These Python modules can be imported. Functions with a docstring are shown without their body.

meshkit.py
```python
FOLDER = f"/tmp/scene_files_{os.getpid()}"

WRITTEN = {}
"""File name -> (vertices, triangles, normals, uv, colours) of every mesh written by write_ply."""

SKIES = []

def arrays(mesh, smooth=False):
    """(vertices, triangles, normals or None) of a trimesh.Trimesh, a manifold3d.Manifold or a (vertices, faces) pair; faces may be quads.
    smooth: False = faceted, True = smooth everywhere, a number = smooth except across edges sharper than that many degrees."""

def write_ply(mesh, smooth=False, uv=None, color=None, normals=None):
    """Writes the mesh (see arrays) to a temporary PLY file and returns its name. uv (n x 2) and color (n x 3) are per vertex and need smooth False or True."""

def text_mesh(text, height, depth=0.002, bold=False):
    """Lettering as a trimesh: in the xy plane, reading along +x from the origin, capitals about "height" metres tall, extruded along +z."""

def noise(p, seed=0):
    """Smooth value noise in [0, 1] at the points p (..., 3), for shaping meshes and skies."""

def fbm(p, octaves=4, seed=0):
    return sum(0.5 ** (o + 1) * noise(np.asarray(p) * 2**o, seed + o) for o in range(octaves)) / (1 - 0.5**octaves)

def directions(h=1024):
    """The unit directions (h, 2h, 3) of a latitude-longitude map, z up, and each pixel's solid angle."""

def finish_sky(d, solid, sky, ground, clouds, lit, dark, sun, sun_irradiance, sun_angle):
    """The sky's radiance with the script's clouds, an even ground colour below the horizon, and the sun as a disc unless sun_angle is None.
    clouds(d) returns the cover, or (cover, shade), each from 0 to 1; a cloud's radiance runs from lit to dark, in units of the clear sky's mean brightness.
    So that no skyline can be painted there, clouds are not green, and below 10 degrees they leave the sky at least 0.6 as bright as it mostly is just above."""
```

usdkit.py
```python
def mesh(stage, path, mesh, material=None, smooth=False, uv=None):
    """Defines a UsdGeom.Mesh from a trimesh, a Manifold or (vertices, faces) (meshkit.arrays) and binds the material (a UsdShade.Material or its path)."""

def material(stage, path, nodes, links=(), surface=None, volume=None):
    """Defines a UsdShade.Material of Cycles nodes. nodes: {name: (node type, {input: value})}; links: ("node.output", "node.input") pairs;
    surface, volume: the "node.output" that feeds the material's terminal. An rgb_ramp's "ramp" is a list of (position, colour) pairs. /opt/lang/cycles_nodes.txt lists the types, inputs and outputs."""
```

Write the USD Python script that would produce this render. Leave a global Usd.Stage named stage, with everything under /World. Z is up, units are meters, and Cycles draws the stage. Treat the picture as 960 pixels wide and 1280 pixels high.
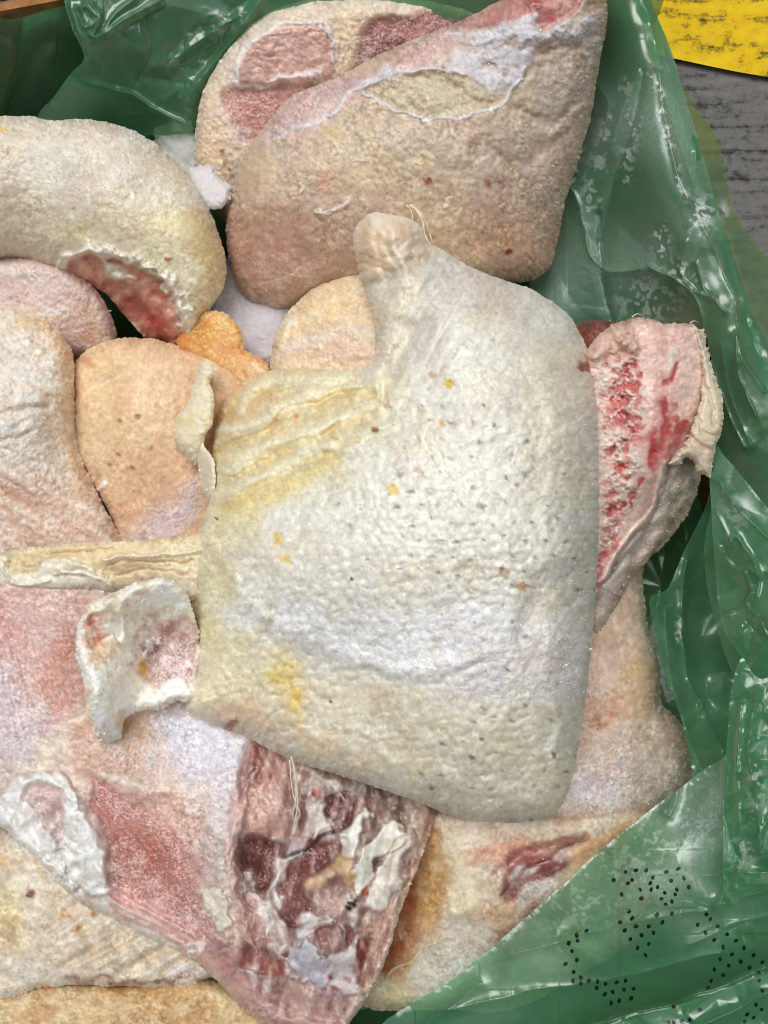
import math, random, numpy as np, usdkit
from pxr import Usd, UsdGeom, UsdLux, UsdShade, Gf, Sdf, Vt
from scipy.ndimage import gaussian_filter, map_coordinates, zoom as nd_zoom
from scipy.spatial import cKDTree
from scipy.interpolate import RBFInterpolator, LinearNDInterpolator
from PIL import Image, ImageDraw
import trimesh, shapely

stage = Usd.Stage.CreateInMemory()
UsdGeom.SetStageUpAxis(stage, UsdGeom.Tokens.z)
UsdGeom.SetStageMetersPerUnit(stage, 1.0)
UsdGeom.Xform.Define(stage, '/World')
UsdGeom.Scope.Define(stage, '/World/Looks')
T = Sdf.ValueTypeNames

# ------------------------------------------------------------------ camera, lamps, exposure
F = 1150.0            # focal length in picture units (picture is 960 wide)
DREF = 0.36           # lens to the top layer of meat
ZREF = 0.13           # height of that layer above the floor
CAMZ = ZREF + DREF
cam = UsdGeom.Camera.Define(stage, '/World/camera')
cam.AddTranslateOp().Set(Gf.Vec3d(0, 0, CAMZ))
cam.CreateHorizontalApertureAttr(36.0)
cam.CreateVerticalApertureAttr(48.0)
cam.CreateFocalLengthAttr(36.0 * F / 960.0)
cam.CreateClippingRangeAttr(Gf.Vec2f(0.01, 100))
cam.CreateFStopAttr(0.0)
cam.CreateExposureAttr(0.0)

def rect_lamp(name, loc, target, w, h, intensity, color):
    l = UsdLux.RectLight.Define(stage, '/World/' + name)
    l.CreateWidthAttr(w); l.CreateHeightAttr(h)
    l.CreateIntensityAttr(intensity); l.CreateColorAttr(Gf.Vec3f(*color))
    d = np.array(loc, float) - np.array(target, float); d /= np.linalg.norm(d)
    x = np.cross([0, 1, 0.02], d); x /= np.linalg.norm(x); y = np.cross(d, x)
    m = Gf.Matrix4d(*[float(a) for a in (*x, 0, *y, 0, *d, 0, *loc, 1)])
    l.AddTransformOp().Set(m)
    l.GetPrim().SetCustomDataByKey('kind', 'structure')
    return l
rect_lamp('ceiling_lamp', (-0.42, 0.78, 2.05), (0, 0, 0.13), 1.3, 1.1, 9.1, (1.0, 0.985, 0.965))
rect_lamp('tube_lamp', (1.25, -0.1, 2.3), (0, 0, 0.13), 0.22, 2.4, 7.5, (1.0, 0.99, 0.97))
rect_lamp('roof_light', (-0.4, -0.2, 3.6), (0, 0, 0.13), 5.0, 5.0, 0.46, (1.0, 0.99, 0.975))

# ------------------------------------------------------------------ helpers
S = 1.2               # lattice step of the modelled surfaces, in picture units
rng = np.random.default_rng(7)

def lin(c):
    c = np.asarray(c, float) / 255.0
    return np.where(c <= 0.04045, c / 12.92, ((c + 0.055) / 1.055) ** 2.4)

def at(u, v, zmm):
    """point at height zmm above the reference layer, seen at (u, v)"""
    z = ZREF + np.asarray(zmm, float) / 1000.0
    D = CAMZ - z
    return np.stack([(np.asarray(u, float) - 480.0) / F * D, (640.0 - np.asarray(v, float)) / F * D, z + 0 * D], -1)

_NT = []
for _k in range(4):
    t = gaussian_filter(np.random.default_rng(100 + _k).standard_normal((1024, 1024)), 3.0, mode='wrap')
    _NT.append((t - t.mean()) / t.std())

def noise(U, V, lx, ly=None, ang=0.0, seed=0):
    """unit-variance smooth noise, features about lx by ly picture units"""
    ly = lx if ly is None else ly
    a = math.radians(ang); c, s = math.cos(a), math.sin(a)
    x = (U * c + V * s) * 7.0 / lx + seed * 137.31 + 11
    y = (-U * s + V * c) * 7.0 / ly + seed * 71.77 + 5
    return map_coordinates(_NT[seed % 4], [y % 1024, x % 1024], order=1, mode='grid-wrap')

def spline(pts, closed=True, step=1.0):
    p = np.asarray(pts, float)
    n = len(p); out = []
    rngs = range(n) if closed else range(n - 1)
    for i in rngs:
        if closed:
            a, b, c, d = p[i - 1], p[i], p[(i + 1) % n], p[(i + 2) % n]
        else:
            a, b, c, d = p[max(i - 1, 0)], p[i], p[i + 1], p[min(i + 2, n - 1)]
        m = max(2, int(np.linalg.norm(c[:2] - b[:2]) / step))
        t = np.linspace(0, 1, m, endpoint=False)[:, None]
        # centripetal-like damping keeps the curve from overshooting
        out.append(0.5 * (2 * b + (c - a) * t * 0.9 + (2 * a - 5 * b + 4 * c - d) * t**2 * 0.9 + (3 * b - a - 3 * c + d) * t**3 * 0.9
                          ) + 0.1 * 0.5 * (2 * (c - b) * t))
    if not closed:
        out.append(p[-1:])
    return np.concatenate(out)

def sstep(x, a, b):
    t = np.clip((x - a) / (b - a), 0, 1)
    return t * t * (3 - 2 * t)

def inside(poly, U, V):
    """mask of lattice points inside poly"""
    u0, v0 = U[0, 0], V[0, 0]
    h, w = U.shape
    k = 3
    im = Image.new('L', (w * k, h * k))
    q = [(((x - u0) / S + 0.5) * k, ((y - v0) / S + 0.5) * k) for x, y in poly]
    ImageDraw.Draw(im).polygon(q, fill=1)
    return np.asarray(im)[k // 2::k, k // 2::k][:h, :w].astype(bool)

class Surf:
    """A surface being modelled on a lattice: height z (mm), colour, frost and part map."""
    def __init__(self, outline, seed=0, rough=1.2, rough_l=7, pad=6):
        self.seed = seed
        self.poly = spline(outline)
        lo = np.floor(self.poly.min(0) - pad); hi = np.ceil(self.poly.max(0) + pad)
        lo = np.maximum(lo, [-60, -60]); hi = np.minimum(hi, [1020, 1340])
        self.u = np.arange(lo[0], hi[0], S); self.v = np.arange(lo[1], hi[1], S)
        self.U, self.V = np.meshgrid(self.u, self.v)
        self.d = self.sdf(self.poly)
        self.d0 = self.d.copy()
        if rough:
            self.d = self.d + .4 * rough * self.n(rough_l * 1.6, seed=1) + 0.35 * rough * self.n(rough_l * 0.4, seed=2)
        self.z = np.zeros_like(self.U)
        self.col = np.zeros(self.U.shape + (3,))
        self.frost = np.zeros_like(self.U)
        self.part = np.zeros(self.U.shape, int)
        self.parts = ['skin']
    def n(self, lx, ly=None, ang=0, seed=0):
        return noise(self.U, self.V, lx, ly, ang, seed + 13 * self.seed)
    def sdf(self, poly):
        dist = cKDTree(poly).query(np.stack([self.U.ravel(), self.V.ravel()], 1))[0].reshape(self.U.shape)
        return np.where(inside(poly, self.U, self.V), dist, -dist)
    def heights(self, pts, smooth=2.0):
        p = np.asarray(pts, float)
        r = RBFInterpolator(p[:, :2], p[:, 2], kernel='thin_plate_spline', smoothing=smooth)
        k = 10
        uu = np.arange(self.u[0], self.u[-1] + 2 * k, k); vv = np.arange(self.v[0], self.v[-1] + 2 * k, k)
        a, b = np.meshgrid(uu, vv)
        g = r(np.stack([a.ravel(), b.ravel()], 1)).reshape(a.shape)
        g = np.clip(g, p[:, 2].min() - 10, p[:, 2].max() + 4)
        self.z += map_coordinates(g, [(self.V - vv[0]) / k, (self.U - uu[0]) / k], order=3, mode='nearest')
    def roll(self, R, drop):
        t = np.clip(self.d / R, 0, 1)
        self.z -= 1.2 * drop * (1 - np.sqrt(np.maximum(0, 1 - (1 - t) ** 2)))
    # masks ---------------------------------------------------------
    def _local(self, pts, pad):
        p = np.asarray(pts)
        lo = p.min(0) - pad; hi = p.max(0) + pad
        i0 = max(0, int((lo[1] - self.v[0]) / S)); i1 = min(len(self.v), int((hi[1] - self.v[0]) / S) + 2)
        j0 = max(0, int((lo[0] - self.u[0]) / S)); j1 = min(len(self.u), int((hi[0] - self.u[0]) / S) + 2)
        return slice(i0, max(i0, i1)), slice(j0, max(j0, j1))
    def _warp(self, sl, warp, wl, seed):
        U, V = self.U[sl], self.V[sl]
        if warp:
            a = noise(U, V, wl, seed=seed + 5 + 13 * self.seed); b = noise(U, V, wl, seed=seed + 6 + 13 * self.seed)
            c = noise(U, V, wl * .35, seed=seed + 7 + 13 * self.seed)
            return U + warp * (a + .4 * c), V + warp * (b - .4 * c)
        return U, V
    def poly_mask(self, pts, feather=6, warp=4, wl=30, seed=0):
        q = spline(pts, True, 1.5)
        m = np.zeros_like(self.U); sl = self._local(q, feather + 3 * warp + 4)
        U, V = self._warp(sl, warp, wl, seed)
        if U.size == 0: return m
        dist = cKDTree(q).query(np.stack([U.ravel(), V.ravel()], 1))[0].reshape(U.shape)
        ins = shapely.contains_xy(shapely.Polygon(q).buffer(0), U.ravel(), V.ravel()).reshape(U.shape)
        m[sl] = sstep(np.where(ins, dist, -dist), -feather, feather)
        return m
    def line_mask(self, pts, width=6, feather=None, warp=2, wl=18, seed=0):
        """soft ridge along an open curve; width may be a list, one per point"""
        w = np.broadcast_to(np.asarray(width, float), (len(pts),))
        q = spline(np.column_stack([np.asarray(pts, float), w]), False, 1.0)
        m = np.zeros_like(self.U); sl = self._local(q[:, :2], w.max() * 1.5 + 3 * warp + 4)
        U, V = self._warp(sl, warp, wl, seed)
        if U.size == 0: return m
        dist, i = cKDTree(q[:, :2]).query(np.stack([U.ravel(), V.ravel()], 1))
        x = dist.reshape(U.shape) / np.maximum(q[i, 2].reshape(U.shape) * .5, .3)
        m[sl] = np.where(x < 1, np.sqrt(np.maximum(0, 1 - x * x)), 0) if feather == 0 else np.exp(-x * x)
        return m
    def blob(self, u, v, ru, rv=None, ang=0, hard=1.0, warp=0, wl=15, seed=0):
        rv = ru if rv is None else rv
        m = np.zeros_like(self.U); k = max(ru, rv) * 2.6 + 3 * warp
        sl = self._local([(u, v)], k)
        U, V = self._warp(sl, warp, wl, seed)
        if U.size == 0: return m
        a = math.radians(ang); c, s = math.cos(a), math.sin(a)
        x = ((U - u) * c + (V - v) * s) / ru; y = (-(U - u) * s + (V - v) * c) / rv
        m[sl] = np.exp(-(x * x + y * y) ** hard)
        return m
    # ink -----------------------------------------------------------
    def fill(self, c): self.col[:] = c
    def paint(self, m, c, amt=1.0):
        a = np.clip(m * amt, 0, 1)[..., None]
        self.col += (np.asarray(c, float) - self.col) * a
    def shade(self, f):
        self.col *= np.asarray(f)[..., None]
    def bump(self, m, mm): self.z += m * mm
    def ice(self, m, amt=1.0): self.frost = np.clip(self.frost + m * amt, 0, 1)
    def as_part(self, m, name):
        if name not in self.parts: self.parts.append(name)
        self.part[m > .5] = self.parts.index(name)
    def speck(self, m, c, size=3.2, cover=0.5, amt=0.9, seed=0, mm=0.0):
        g = gaussian_filter(np.random.default_rng(900 + seed + 17 * self.seed).standard_normal(self.U.shape), size * .22 / S)
        x = g / g.std() * .8 + self.n(size * 4, seed=24 + seed) * .35 + self.n(size * 14, seed=27 + seed) * .35
        thr = (0.5 - cover) * 2.6
        a = sstep(x, thr - .7, thr + .9) * m
        self.paint(a, c, amt)
        if mm: self.z += a * mm
        return a
    def cells(self, spacing, mm, jitter=.2, region=1.0, seed=0):
        """goose-flesh: a field of small rounded bumps in uneven rows"""
        r = np.random.default_rng(40 + seed); a = np.arange(self.u[0] - 20, self.u[-1] + 20, spacing); b = np.arange(self.v[0] - 20, self.v[-1] + 20, spacing * .86)
        A, B = np.meshgrid(a, b); A = A + (np.arange(len(b)) % 2)[:, None] * spacing * .5
        P = np.column_stack([A.ravel(), B.ravel()]) + r.normal(0, spacing * jitter, (A.size, 2))
        hgt = r.uniform(.5, 1.2, len(P))
        dd, ii = cKDTree(P).query(np.stack([(self.U + 3 * self.n(40, seed=61)).ravel(), (self.V + 3 * self.n(40, seed=62)).ravel()], 1))
        x = np.clip(1 - (dd / (spacing * .62)) ** 2, 0, 1) * hgt[ii]
        x = gaussian_filter(x.reshape(self.U.shape), 1.1 / S)
        self.z += (x - .4) * mm * region; self.shade(1 + (x - .45) * .05 * np.clip(mm * 2, 0, 1) * region)
    def grit(self, mm, amt, mask=1.0, seed=0):
        g = gaussian_filter(np.random.default_rng(300 + seed + 17 * self.seed).standard_normal(self.U.shape), .95 * 1.2 / S); g = np.clip(g / g.std(), -2, 2.4)
        mask = mask * np.clip(.75 + .45 * self.n(26, seed=95) + .25 * self.n(9, seed=96), .1, 1.6)
        self.z += .38 * mm * g * mask; self.shade(np.clip(1 + amt * g * mask, .6, 1.35))
    def sat(self, k):
        g = self.col.mean(-1, keepdims=True); self.col = g + (self.col - g) * k
    def mottle(self, sizes, amps):
        f = 1.0
        for i, (l, a) in enumerate(zip(sizes, amps)):
            f = f + .7 * a * self.n(l, seed=30 + i)
        g = gaussian_filter(np.random.default_rng(700 + self.seed).standard_normal(self.U.shape), .75); f = f + .022 * g / g.std()
        self.shade(np.clip(f, .5, 1.4))
    def tone(self, l, c, cover=.4, amt=.5, seed=0, ly=None, ang=0, mask=1.0):
        x = self.n(l, ly, ang, seed=40 + seed) + .4 * self.n(l * .35, seed=44 + seed)
        thr = (0.5 - cover) * 2.6
        self.paint(sstep(x, thr - 1.1, thr + 1.3) * mask, c, amt)

# ------------------------------------------------------------------ materials
def flesh(name, rough=0.5, sss=0.25, sss_scale=0.0025, bump=0.25, grain=2200., coat=0.0, spec=0.4, frost_rough=0.8, radius=(1, .45, .3)):
    n = {
        'col': ('attribute', {'attribute': 'tint'}),
        'fr': ('attribute', {'attribute': 'frost'}),
        'g': ('geometry', {}),
        'n1': ('noise_texture', {'scale': grain, 'detail': 3.0, 'roughness': .6}),
        'n2': ('noise_texture', {'scale': grain * .33, 'detail': 2.0}),
        'mr': ('map_range', {'from_min': .3, 'from_max': .7, 'to_min': .9, 'to_max': 1.08}),
        'mul': ('mix', {'mix_type': 'multiply', 'fac': 1.0}),
        'add': ('math', {'math_type': 'add'}),
        'ro': ('mix_float', {'a': rough, 'b': frost_rough}),
        'bmp': ('bump', {'strength': bump, 'distance': 0.0008}),
        'p': ('principled_bsdf', {'subsurface_weight': sss, 'subsurface_scale': sss_scale, 'subsurface_radius': radius, 'specular_ior_level': spec,
                                  'coat_weight': coat, 'coat_roughness': .15, 'subsurface_method': 'random_walk'}),
    }
    l = [('g.position', 'n1.vector'), ('g.position', 'n2.vector'), ('n1.fac', 'mr.value'), ('col.color', 'mul.color1'), ('mr.result', 'mul.color2'),
         ('mul.color', 'p.base_color'), ('n1.fac', 'add.value1'), ('n2.fac', 'add.value2'), ('add.value', 'bmp.height'), ('bmp.normal', 'p.normal'),
         ('fr.fac', 'ro.fac'), ('ro.result', 'p.roughness')]
    return usdkit.material(stage, '/World/Looks/' + name, n, l, surface='p.BSDF')

M = {}
M['skin'] = flesh('frozen_skin', rough=.42, sss=.2, spec=.5, bump=.07)
M['meat'] = flesh('frozen_meat', rough=.30, coat=.3, sss=.15, radius=(1, .25, .2), bump=.3)
M['fat'] = flesh('frozen_fat', rough=.4, sss=.15, radius=(1, .8, .65), bump=.15)
M['bone'] = flesh('raw_bone', rough=.42, sss=.15)
M['frosty'] = flesh('loose_frost', rough=.75, sss=.5, radius=(.8, .9, 1), bump=.6)
M['crystal'] = usdkit.material(stage, '/World/Looks/ice_crystal', {
    'p': ('principled_bsdf', {'base_color': (.9, .9, .91), 'roughness': .12, 'ior': 1.31, 'specular_ior_level': .7})}, [], surface='p.BSDF')
MAT = {'skin': 'skin', 'meat': 'meat', 'cut_face': 'meat', 'fat': 'fat', 'bone': 'bone', 'knuckle': 'skin', 'frost': 'frosty'}

def film(name, body, clear, tint, opacity, rough=.22):
    n = {
        'g': ('geometry', {}),
        'fr': ('attribute', {'attribute': 'frost'}),
        'nz': ('noise_texture', {'scale': 150., 'detail': 3.0, 'distortion': .8}),
        'nf': ('noise_texture', {'scale': 1500., 'detail': 2.0}),
        'bmp': ('bump', {'strength': .2, 'distance': .0008}),
        'trp': ('transparent_bsdf', {'color': clear}),
        'dif': ('diffuse_bsdf', {'color': body}),
        'trl': ('translucent_bsdf', {'color': tint}),
        'mb': ('mix_closure', {'fac': .5}),
        'mo': ('mix_closure', {'fac': opacity}),
        'gl': ('glossy_bsdf', {'color': (.95, .97, .95), 'roughness': rough, 'distribution': 'ggx'}),
        'fz': ('fresnel', {'IOR': 1.5}),
        'fm': ('math', {'math_type': 'minimum', 'value2': .18}),
        'fm0': ('math', {'math_type': 'multiply', 'value2': 1.7}),
        'mg': ('mix_closure', {}),
        'wh': ('diffuse_bsdf', {'color': (.78, .83, .8)}),
        'fmul': ('math', {'math_type': 'multiply'}),
        'fmr': ('map_range', {'from_min': .38, 'from_max': .62, 'to_min': .6, 'to_max': 1.2}),
        'mf': ('mix_closure', {}),
    }
    l = [('g.position', 'nz.vector'), ('g.position', 'nf.vector'), ('nz.fac', 'bmp.height'), ('bmp.normal', 'gl.normal'), ('bmp.normal', 'dif.normal'),
         ('dif.BSDF', 'mb.closure1'), ('trl.BSDF', 'mb.closure2'), ('trp.BSDF', 'mo.closure1'), ('mb.closure', 'mo.closure2'),
         ('fz.fac', 'fm0.value1'), ('fm0.value', 'fm.value1'), ('fm.value', 'mg.fac'), ('mo.closure', 'mg.closure1'), ('gl.BSDF', 'mg.closure2'),
         ('nf.fac', 'fmr.value'), ('fmr.result', 'fmul.value1'), ('fr.fac', 'fmul.value2'),
         ('fmul.value', 'mf.fac'), ('mg.closure', 'mf.closure1'), ('wh.BSDF', 'mf.closure2')]
    return usdkit.material(stage, '/World/Looks/' + name, n, l, surface='mf.closure')
M['film'] = film('green_plastic', (.15, .42, .24), (.56, .82, .60), (.16, .52, .27), .52, .28)
M['ink'] = usdkit.material(stage, '/World/Looks/print_ink', {'p': ('principled_bsdf', {'base_color': (.006, .012, .014), 'roughness': .4})}, [], surface='p.BSDF')

def cardboard():
    n = {'g': ('geometry', {}), 'mp': ('mapping', {'scale': (260, 260, 18)}), 'n': ('noise_texture', {'scale': 1., 'detail': 4.0}),
         'r': ('rgb_ramp', {'ramp': [(.3, (.24, .10, .035)), (.7, (.38, .18, .07))]}),
         'b': ('bump', {'strength': .3, 'distance': .0006}), 'p': ('principled_bsdf', {'roughness': .85, 'specular_ior_level': .2})}
    return usdkit.material(stage, '/World/Looks/cardboard', n, [('g.position', 'mp.vector'), ('mp.vector', 'n.vector'), ('n.fac', 'r.fac'), ('r.color', 'p.base_color'),
                           ('n.fac', 'b.height'), ('b.normal', 'p.normal')], surface='p.BSDF')
M['card'] = cardboard()

# ------------------------------------------------------------------ putting meshes on the stage
_used = {}
def numbered(path):
    k = _used.get(path, 0); _used[path] = k + 1
    return path if k == 0 else f'{path}_{k:03d}'

def thing(name, label, cat, group=None, kind=None):
    p = numbered('/World/' + name)
    x = UsdGeom.Xform.Define(stage, p)
    tag(x.GetPrim(), label, cat, group, kind)
    return p

def tag(prim, label=None, cat=None, group=None, kind=None):
    for k, val in (('label', label), ('category', cat), ('group', group), ('kind', kind)):
        if val: prim.SetCustomDataByKey(k, val)

def emit(path, v, f, n, mat, col=None, frost=None):
    path = numbered(path)
    m = UsdGeom.Mesh.Define(stage, path)
    m.CreatePointsAttr(Vt.Vec3fArray.FromNumpy(np.ascontiguousarray(v, np.float32)))
    m.CreateFaceVertexCountsAttr(Vt.IntArray.FromNumpy(np.full(len(f), f.shape[1], np.int32)))
    m.CreateFaceVertexIndicesAttr(Vt.IntArray.FromNumpy(np.ascontiguousarray(f, np.int32).ravel()))
    m.CreateSubdivisionSchemeAttr('none')
    if n is not None:
        m.CreateNormalsAttr(Vt.Vec3fArray.FromNumpy(np.ascontiguousarray(n, np.float32))); m.SetNormalsInterpolation('vertex')
    api = UsdGeom.PrimvarsAPI(m)
    if col is not None:
        api.CreatePrimvar('tint', T.Color3fArray, 'vertex').Set(Vt.Vec3fArray.FromNumpy(np.ascontiguousarray(col, np.float32)))
    if frost is not None:
        api.CreatePrimvar('frost', T.FloatArray, 'vertex').Set(Vt.FloatArray.FromNumpy(np.ascontiguousarray(frost, np.float32)))
    UsdShade.MaterialBindingAPI.Apply(m.GetPrim()).Bind(M[mat])
    m.CreateDoubleSidedAttr(True)
    return m.GetPrim()

def vnormals(v, f):
    n = np.zeros_like(v)
    if f.shape[1] == 4:
        a, b, c, d = (v[f[:, k]] for k in range(4)); fn = np.cross(c - a, d - b)
    else:
        a, b, c = (v[f[:, k]] for k in range(3)); fn = np.cross(b - a, c - a)
    for k in range(f.shape[1]):
        for j in range(3):
            n[:, j] += np.bincount(f[:, k], fn[:, j], len(v))
    return n / np.maximum(np.linalg.norm(n, axis=1, keepdims=True), 1e-20)

def build(s, parent, depth=(14, 34), names=None, sheet=False, crystals=0, mats=None, csize=(.22, .55)):
    """Turns a modelled surface into a closed solid (or a sheet) with one mesh per part under parent."""
    H, W = s.U.shape
    ok = s.d > 0
    q = ok[:-1, :-1] & ok[1:, :-1] & ok[:-1, 1:] & ok[1:, 1:]
    idx = np.arange(H * W).reshape(H, W)
    a, b, c, d = idx[:-1, :-1][q], idx[1:, :-1][q], idx[1:, 1:][q], idx[:-1, 1:][q]
    f = np.stack([a, b, c, d], 1)          # v grows downwards: this order faces up
    # boundary edges
    e = np.concatenate([f[:, [0, 1]], f[:, [1, 2]], f[:, [2, 3]], f[:, [3, 0]]])
    key = e[:, 0].astype(np.int64) * (H * W) + e[:, 1]; rkey = e[:, 1].astype(np.int64) * (H * W) + e[:, 0]
    be = e[~np.isin(key, rkey)]
    U, V = s.U.ravel().copy(), s.V.ravel().copy()
    gv, gu = np.gradient(gaussian_filter(s.d, 1.5), S); gl = np.hypot(gu, gv) + 1e-6
    gu, gv = (gu / gl).ravel(), (gv / gl).ravel()
    bi = np.unique(be)
    inn = (U[bi] > s.u[0] + 2 * S) & (U[bi] < s.u[-1] - 2 * S) & (V[bi] > s.v[0] + 2 * S) & (V[bi] < s.v[-1] - 2 * S)
    mv = bi[inn]
    U[mv] -= gu[mv] * s.d.ravel()[mv]; V[mv] -= gv[mv] * s.d.ravel()[mv]
    z = s.z.ravel()
    pos = at(U, V, z)
    lab = np.zeros(len(f), int)
    pf = s.part.ravel()[f]
    lab = pf[:, 0]
    col = lin(np.clip(s.col, 0, 255)).reshape(-1, 3); fr = s.frost.ravel()
    nrm = vnormals(pos, f)
    for k, nm in enumerate(s.parts):
        sel = f[lab == k]
        if len(sel) == 0: continue
        used, inv = np.unique(sel, return_inverse=True)
        pv, pn, pc, pr = pos[used], nrm[used], col[used], fr[used]
        ff = inv.reshape(-1, 4)
        if k == 0 and not sheet:
            # close the solid: side rings and a bottom
            loc = -np.ones(H * W, int); loc[used] = np.arange(len(used))
            # only boundary loops (all parts); vertices are duplicated here
            nb = len(bi); bm = -np.ones(H * W, int); bm[bi] = np.arange(nb)
            rings = [pos[bi]]
            zb = z[bi]
            kk = min(1.0, s.d.max() * .75 / 26.0)
            for t, dz in ((4.0 * kk, depth[0] * .5), (14.0 * kk, depth[0]), (26.0 * kk, depth[1])):
                rings.append(at(U[bi] + gu[bi] * t, V[bi] + gv[bi] * t, zb - dz))
            base = len(pv); quads = []
            for r in range(3):
                o0, o1 = base + r * nb, base + (r + 1) * nb
                quads.append(np.stack([bm[be[:, 1]] + o0, bm[be[:, 0]] + o0, bm[be[:, 0]] + o1, bm[be[:, 1]] + o1], 1))
            ringv = np.concatenate(rings)
            cen = rings[-1].mean(0)
            capi = base + 4 * nb
            cap = np.stack([bm[be[:, 1]] + base + 3 * nb, bm[be[:, 0]] + base + 3 * nb, np.full(len(be), capi), np.full(len(be), capi)], 1)
            side = np.concatenate(quads)
            pv = np.concatenate([pv, ringv, cen[None]])
            rc = np.tile(col[bi], (4, 1)); pc = np.concatenate([pc, rc, rc[:1]])
            pr = np.concatenate([pr, np.tile(fr[bi], 4), [0]])
            rn = vnormals(pv, side); rn[base:base + nb] = nrm[bi] * .6 + rn[base:base + nb] * .4
            pn = np.concatenate([pn, rn[base:]]); pn[-1] = (0, 0, -1)
            # quads -> triangles for the cap (degenerate quads avoided)
            tri = np.concatenate([ff[:, [0, 1, 2]], ff[:, [0, 2, 3]], side[:, [0, 1, 2]], side[:, [0, 2, 3]], cap[:, :3]])
            ff = tri
        mat = (mats or {}).get(nm) or MAT.get(nm, 'skin')
        emit(f'{parent}/{(names or {}).get(nm, nm)}', pv, ff, pn, mat, pc, pr)
    if crystals:
        r = np.random.default_rng(500 + s.seed); crystals = int(crystals * .6)
        vi = np.unique(f)
        w = (.04 + fr[vi]) ** 1.5; w /= w.sum()
        pick = r.choice(vi, crystals, p=w)
        grow(f'{parent}/frost_crystals', pos[pick] + r.normal(0, .0001, (crystals, 3)), nrm[pick], r, csize)
    return pos, nrm

def grow(path, p, n, r, size=(.22, .55)):
    k = len(p)
    t = r.normal(size=(k, 3)); ax = n * .8 + t * .55; ax /= np.linalg.norm(ax, axis=1, keepdims=True)
    x = np.cross(ax, r.normal(size=(k, 3))); x /= np.linalg.norm(x, axis=1, keepdims=True); y = np.cross(ax, x)
    L = (r.uniform(size[0], size[1], k) * np.where(r.uniform(size=k) < .03, 1.7, 1.0) * 1e-3)[:, None]; w = L * r.uniform(.35, .7, (k, 1))
    a = p + x * w * .6; b = p - x * w * .3 + y * w * .52; c = p - x * w * .3 - y * w * .52
    tip = p + ax * L; root = p - ax * L * .3
    v = np.stack([a, b, c, tip, root], 1).reshape(-1, 3)
    o = (np.arange(k) * 5)[:, None, None]
    f = (np.array([[0, 1, 3], [1, 2, 3], [2, 0, 3], [1, 0, 4], [2, 1, 4], [0, 2, 4]])[None] + o).reshape(-1, 3)
    pr = emit(path, v, f, None, 'crystal')
    tag(pr, kind='stuff')

# ------------------------------------------------------------------ the chicken pieces
# heights are in mm above the reference layer; outlines follow each piece's own edge
LEG = 'chicken piece'
def pores(s, region, spacing, size, c, mm=-.25, amt=.7, ang=20, seed=3, jitter=.38):
    r = np.random.default_rng(seed)
    u0, v0, u1, v1 = s.u[0], s.v[0], s.u[-1], s.v[-1]
    row = 0
    for v in np.arange(v0, v1, spacing * .8):
        row += 1
        for u in np.arange(u0 + (row % 2) * spacing * .5, u1, spacing):
            a, b = u + r.normal(0, spacing * jitter), v + r.normal(0, spacing * jitter)
            j, i = int((a - u0) / S), int((b - v0) / S)
            k = r.uniform(.45, 1.25); an = ang + r.normal(0, 25); w = r.uniform(.3, 1)
            if 0 <= i < s.U.shape[0] and 0 <= j < s.U.shape[1] and region[i, j] > r.uniform(.1, .9):
                m = s.blob(a, b, size * k, size * k * .55, an, warp=.8, wl=4)
                s.paint(m, c, amt * w); s.bump(m, mm)
                s.bump(s.blob(a, b + size * 1.1, size * 2.2, size * 1.6, an), -.3 * mm)

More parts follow.
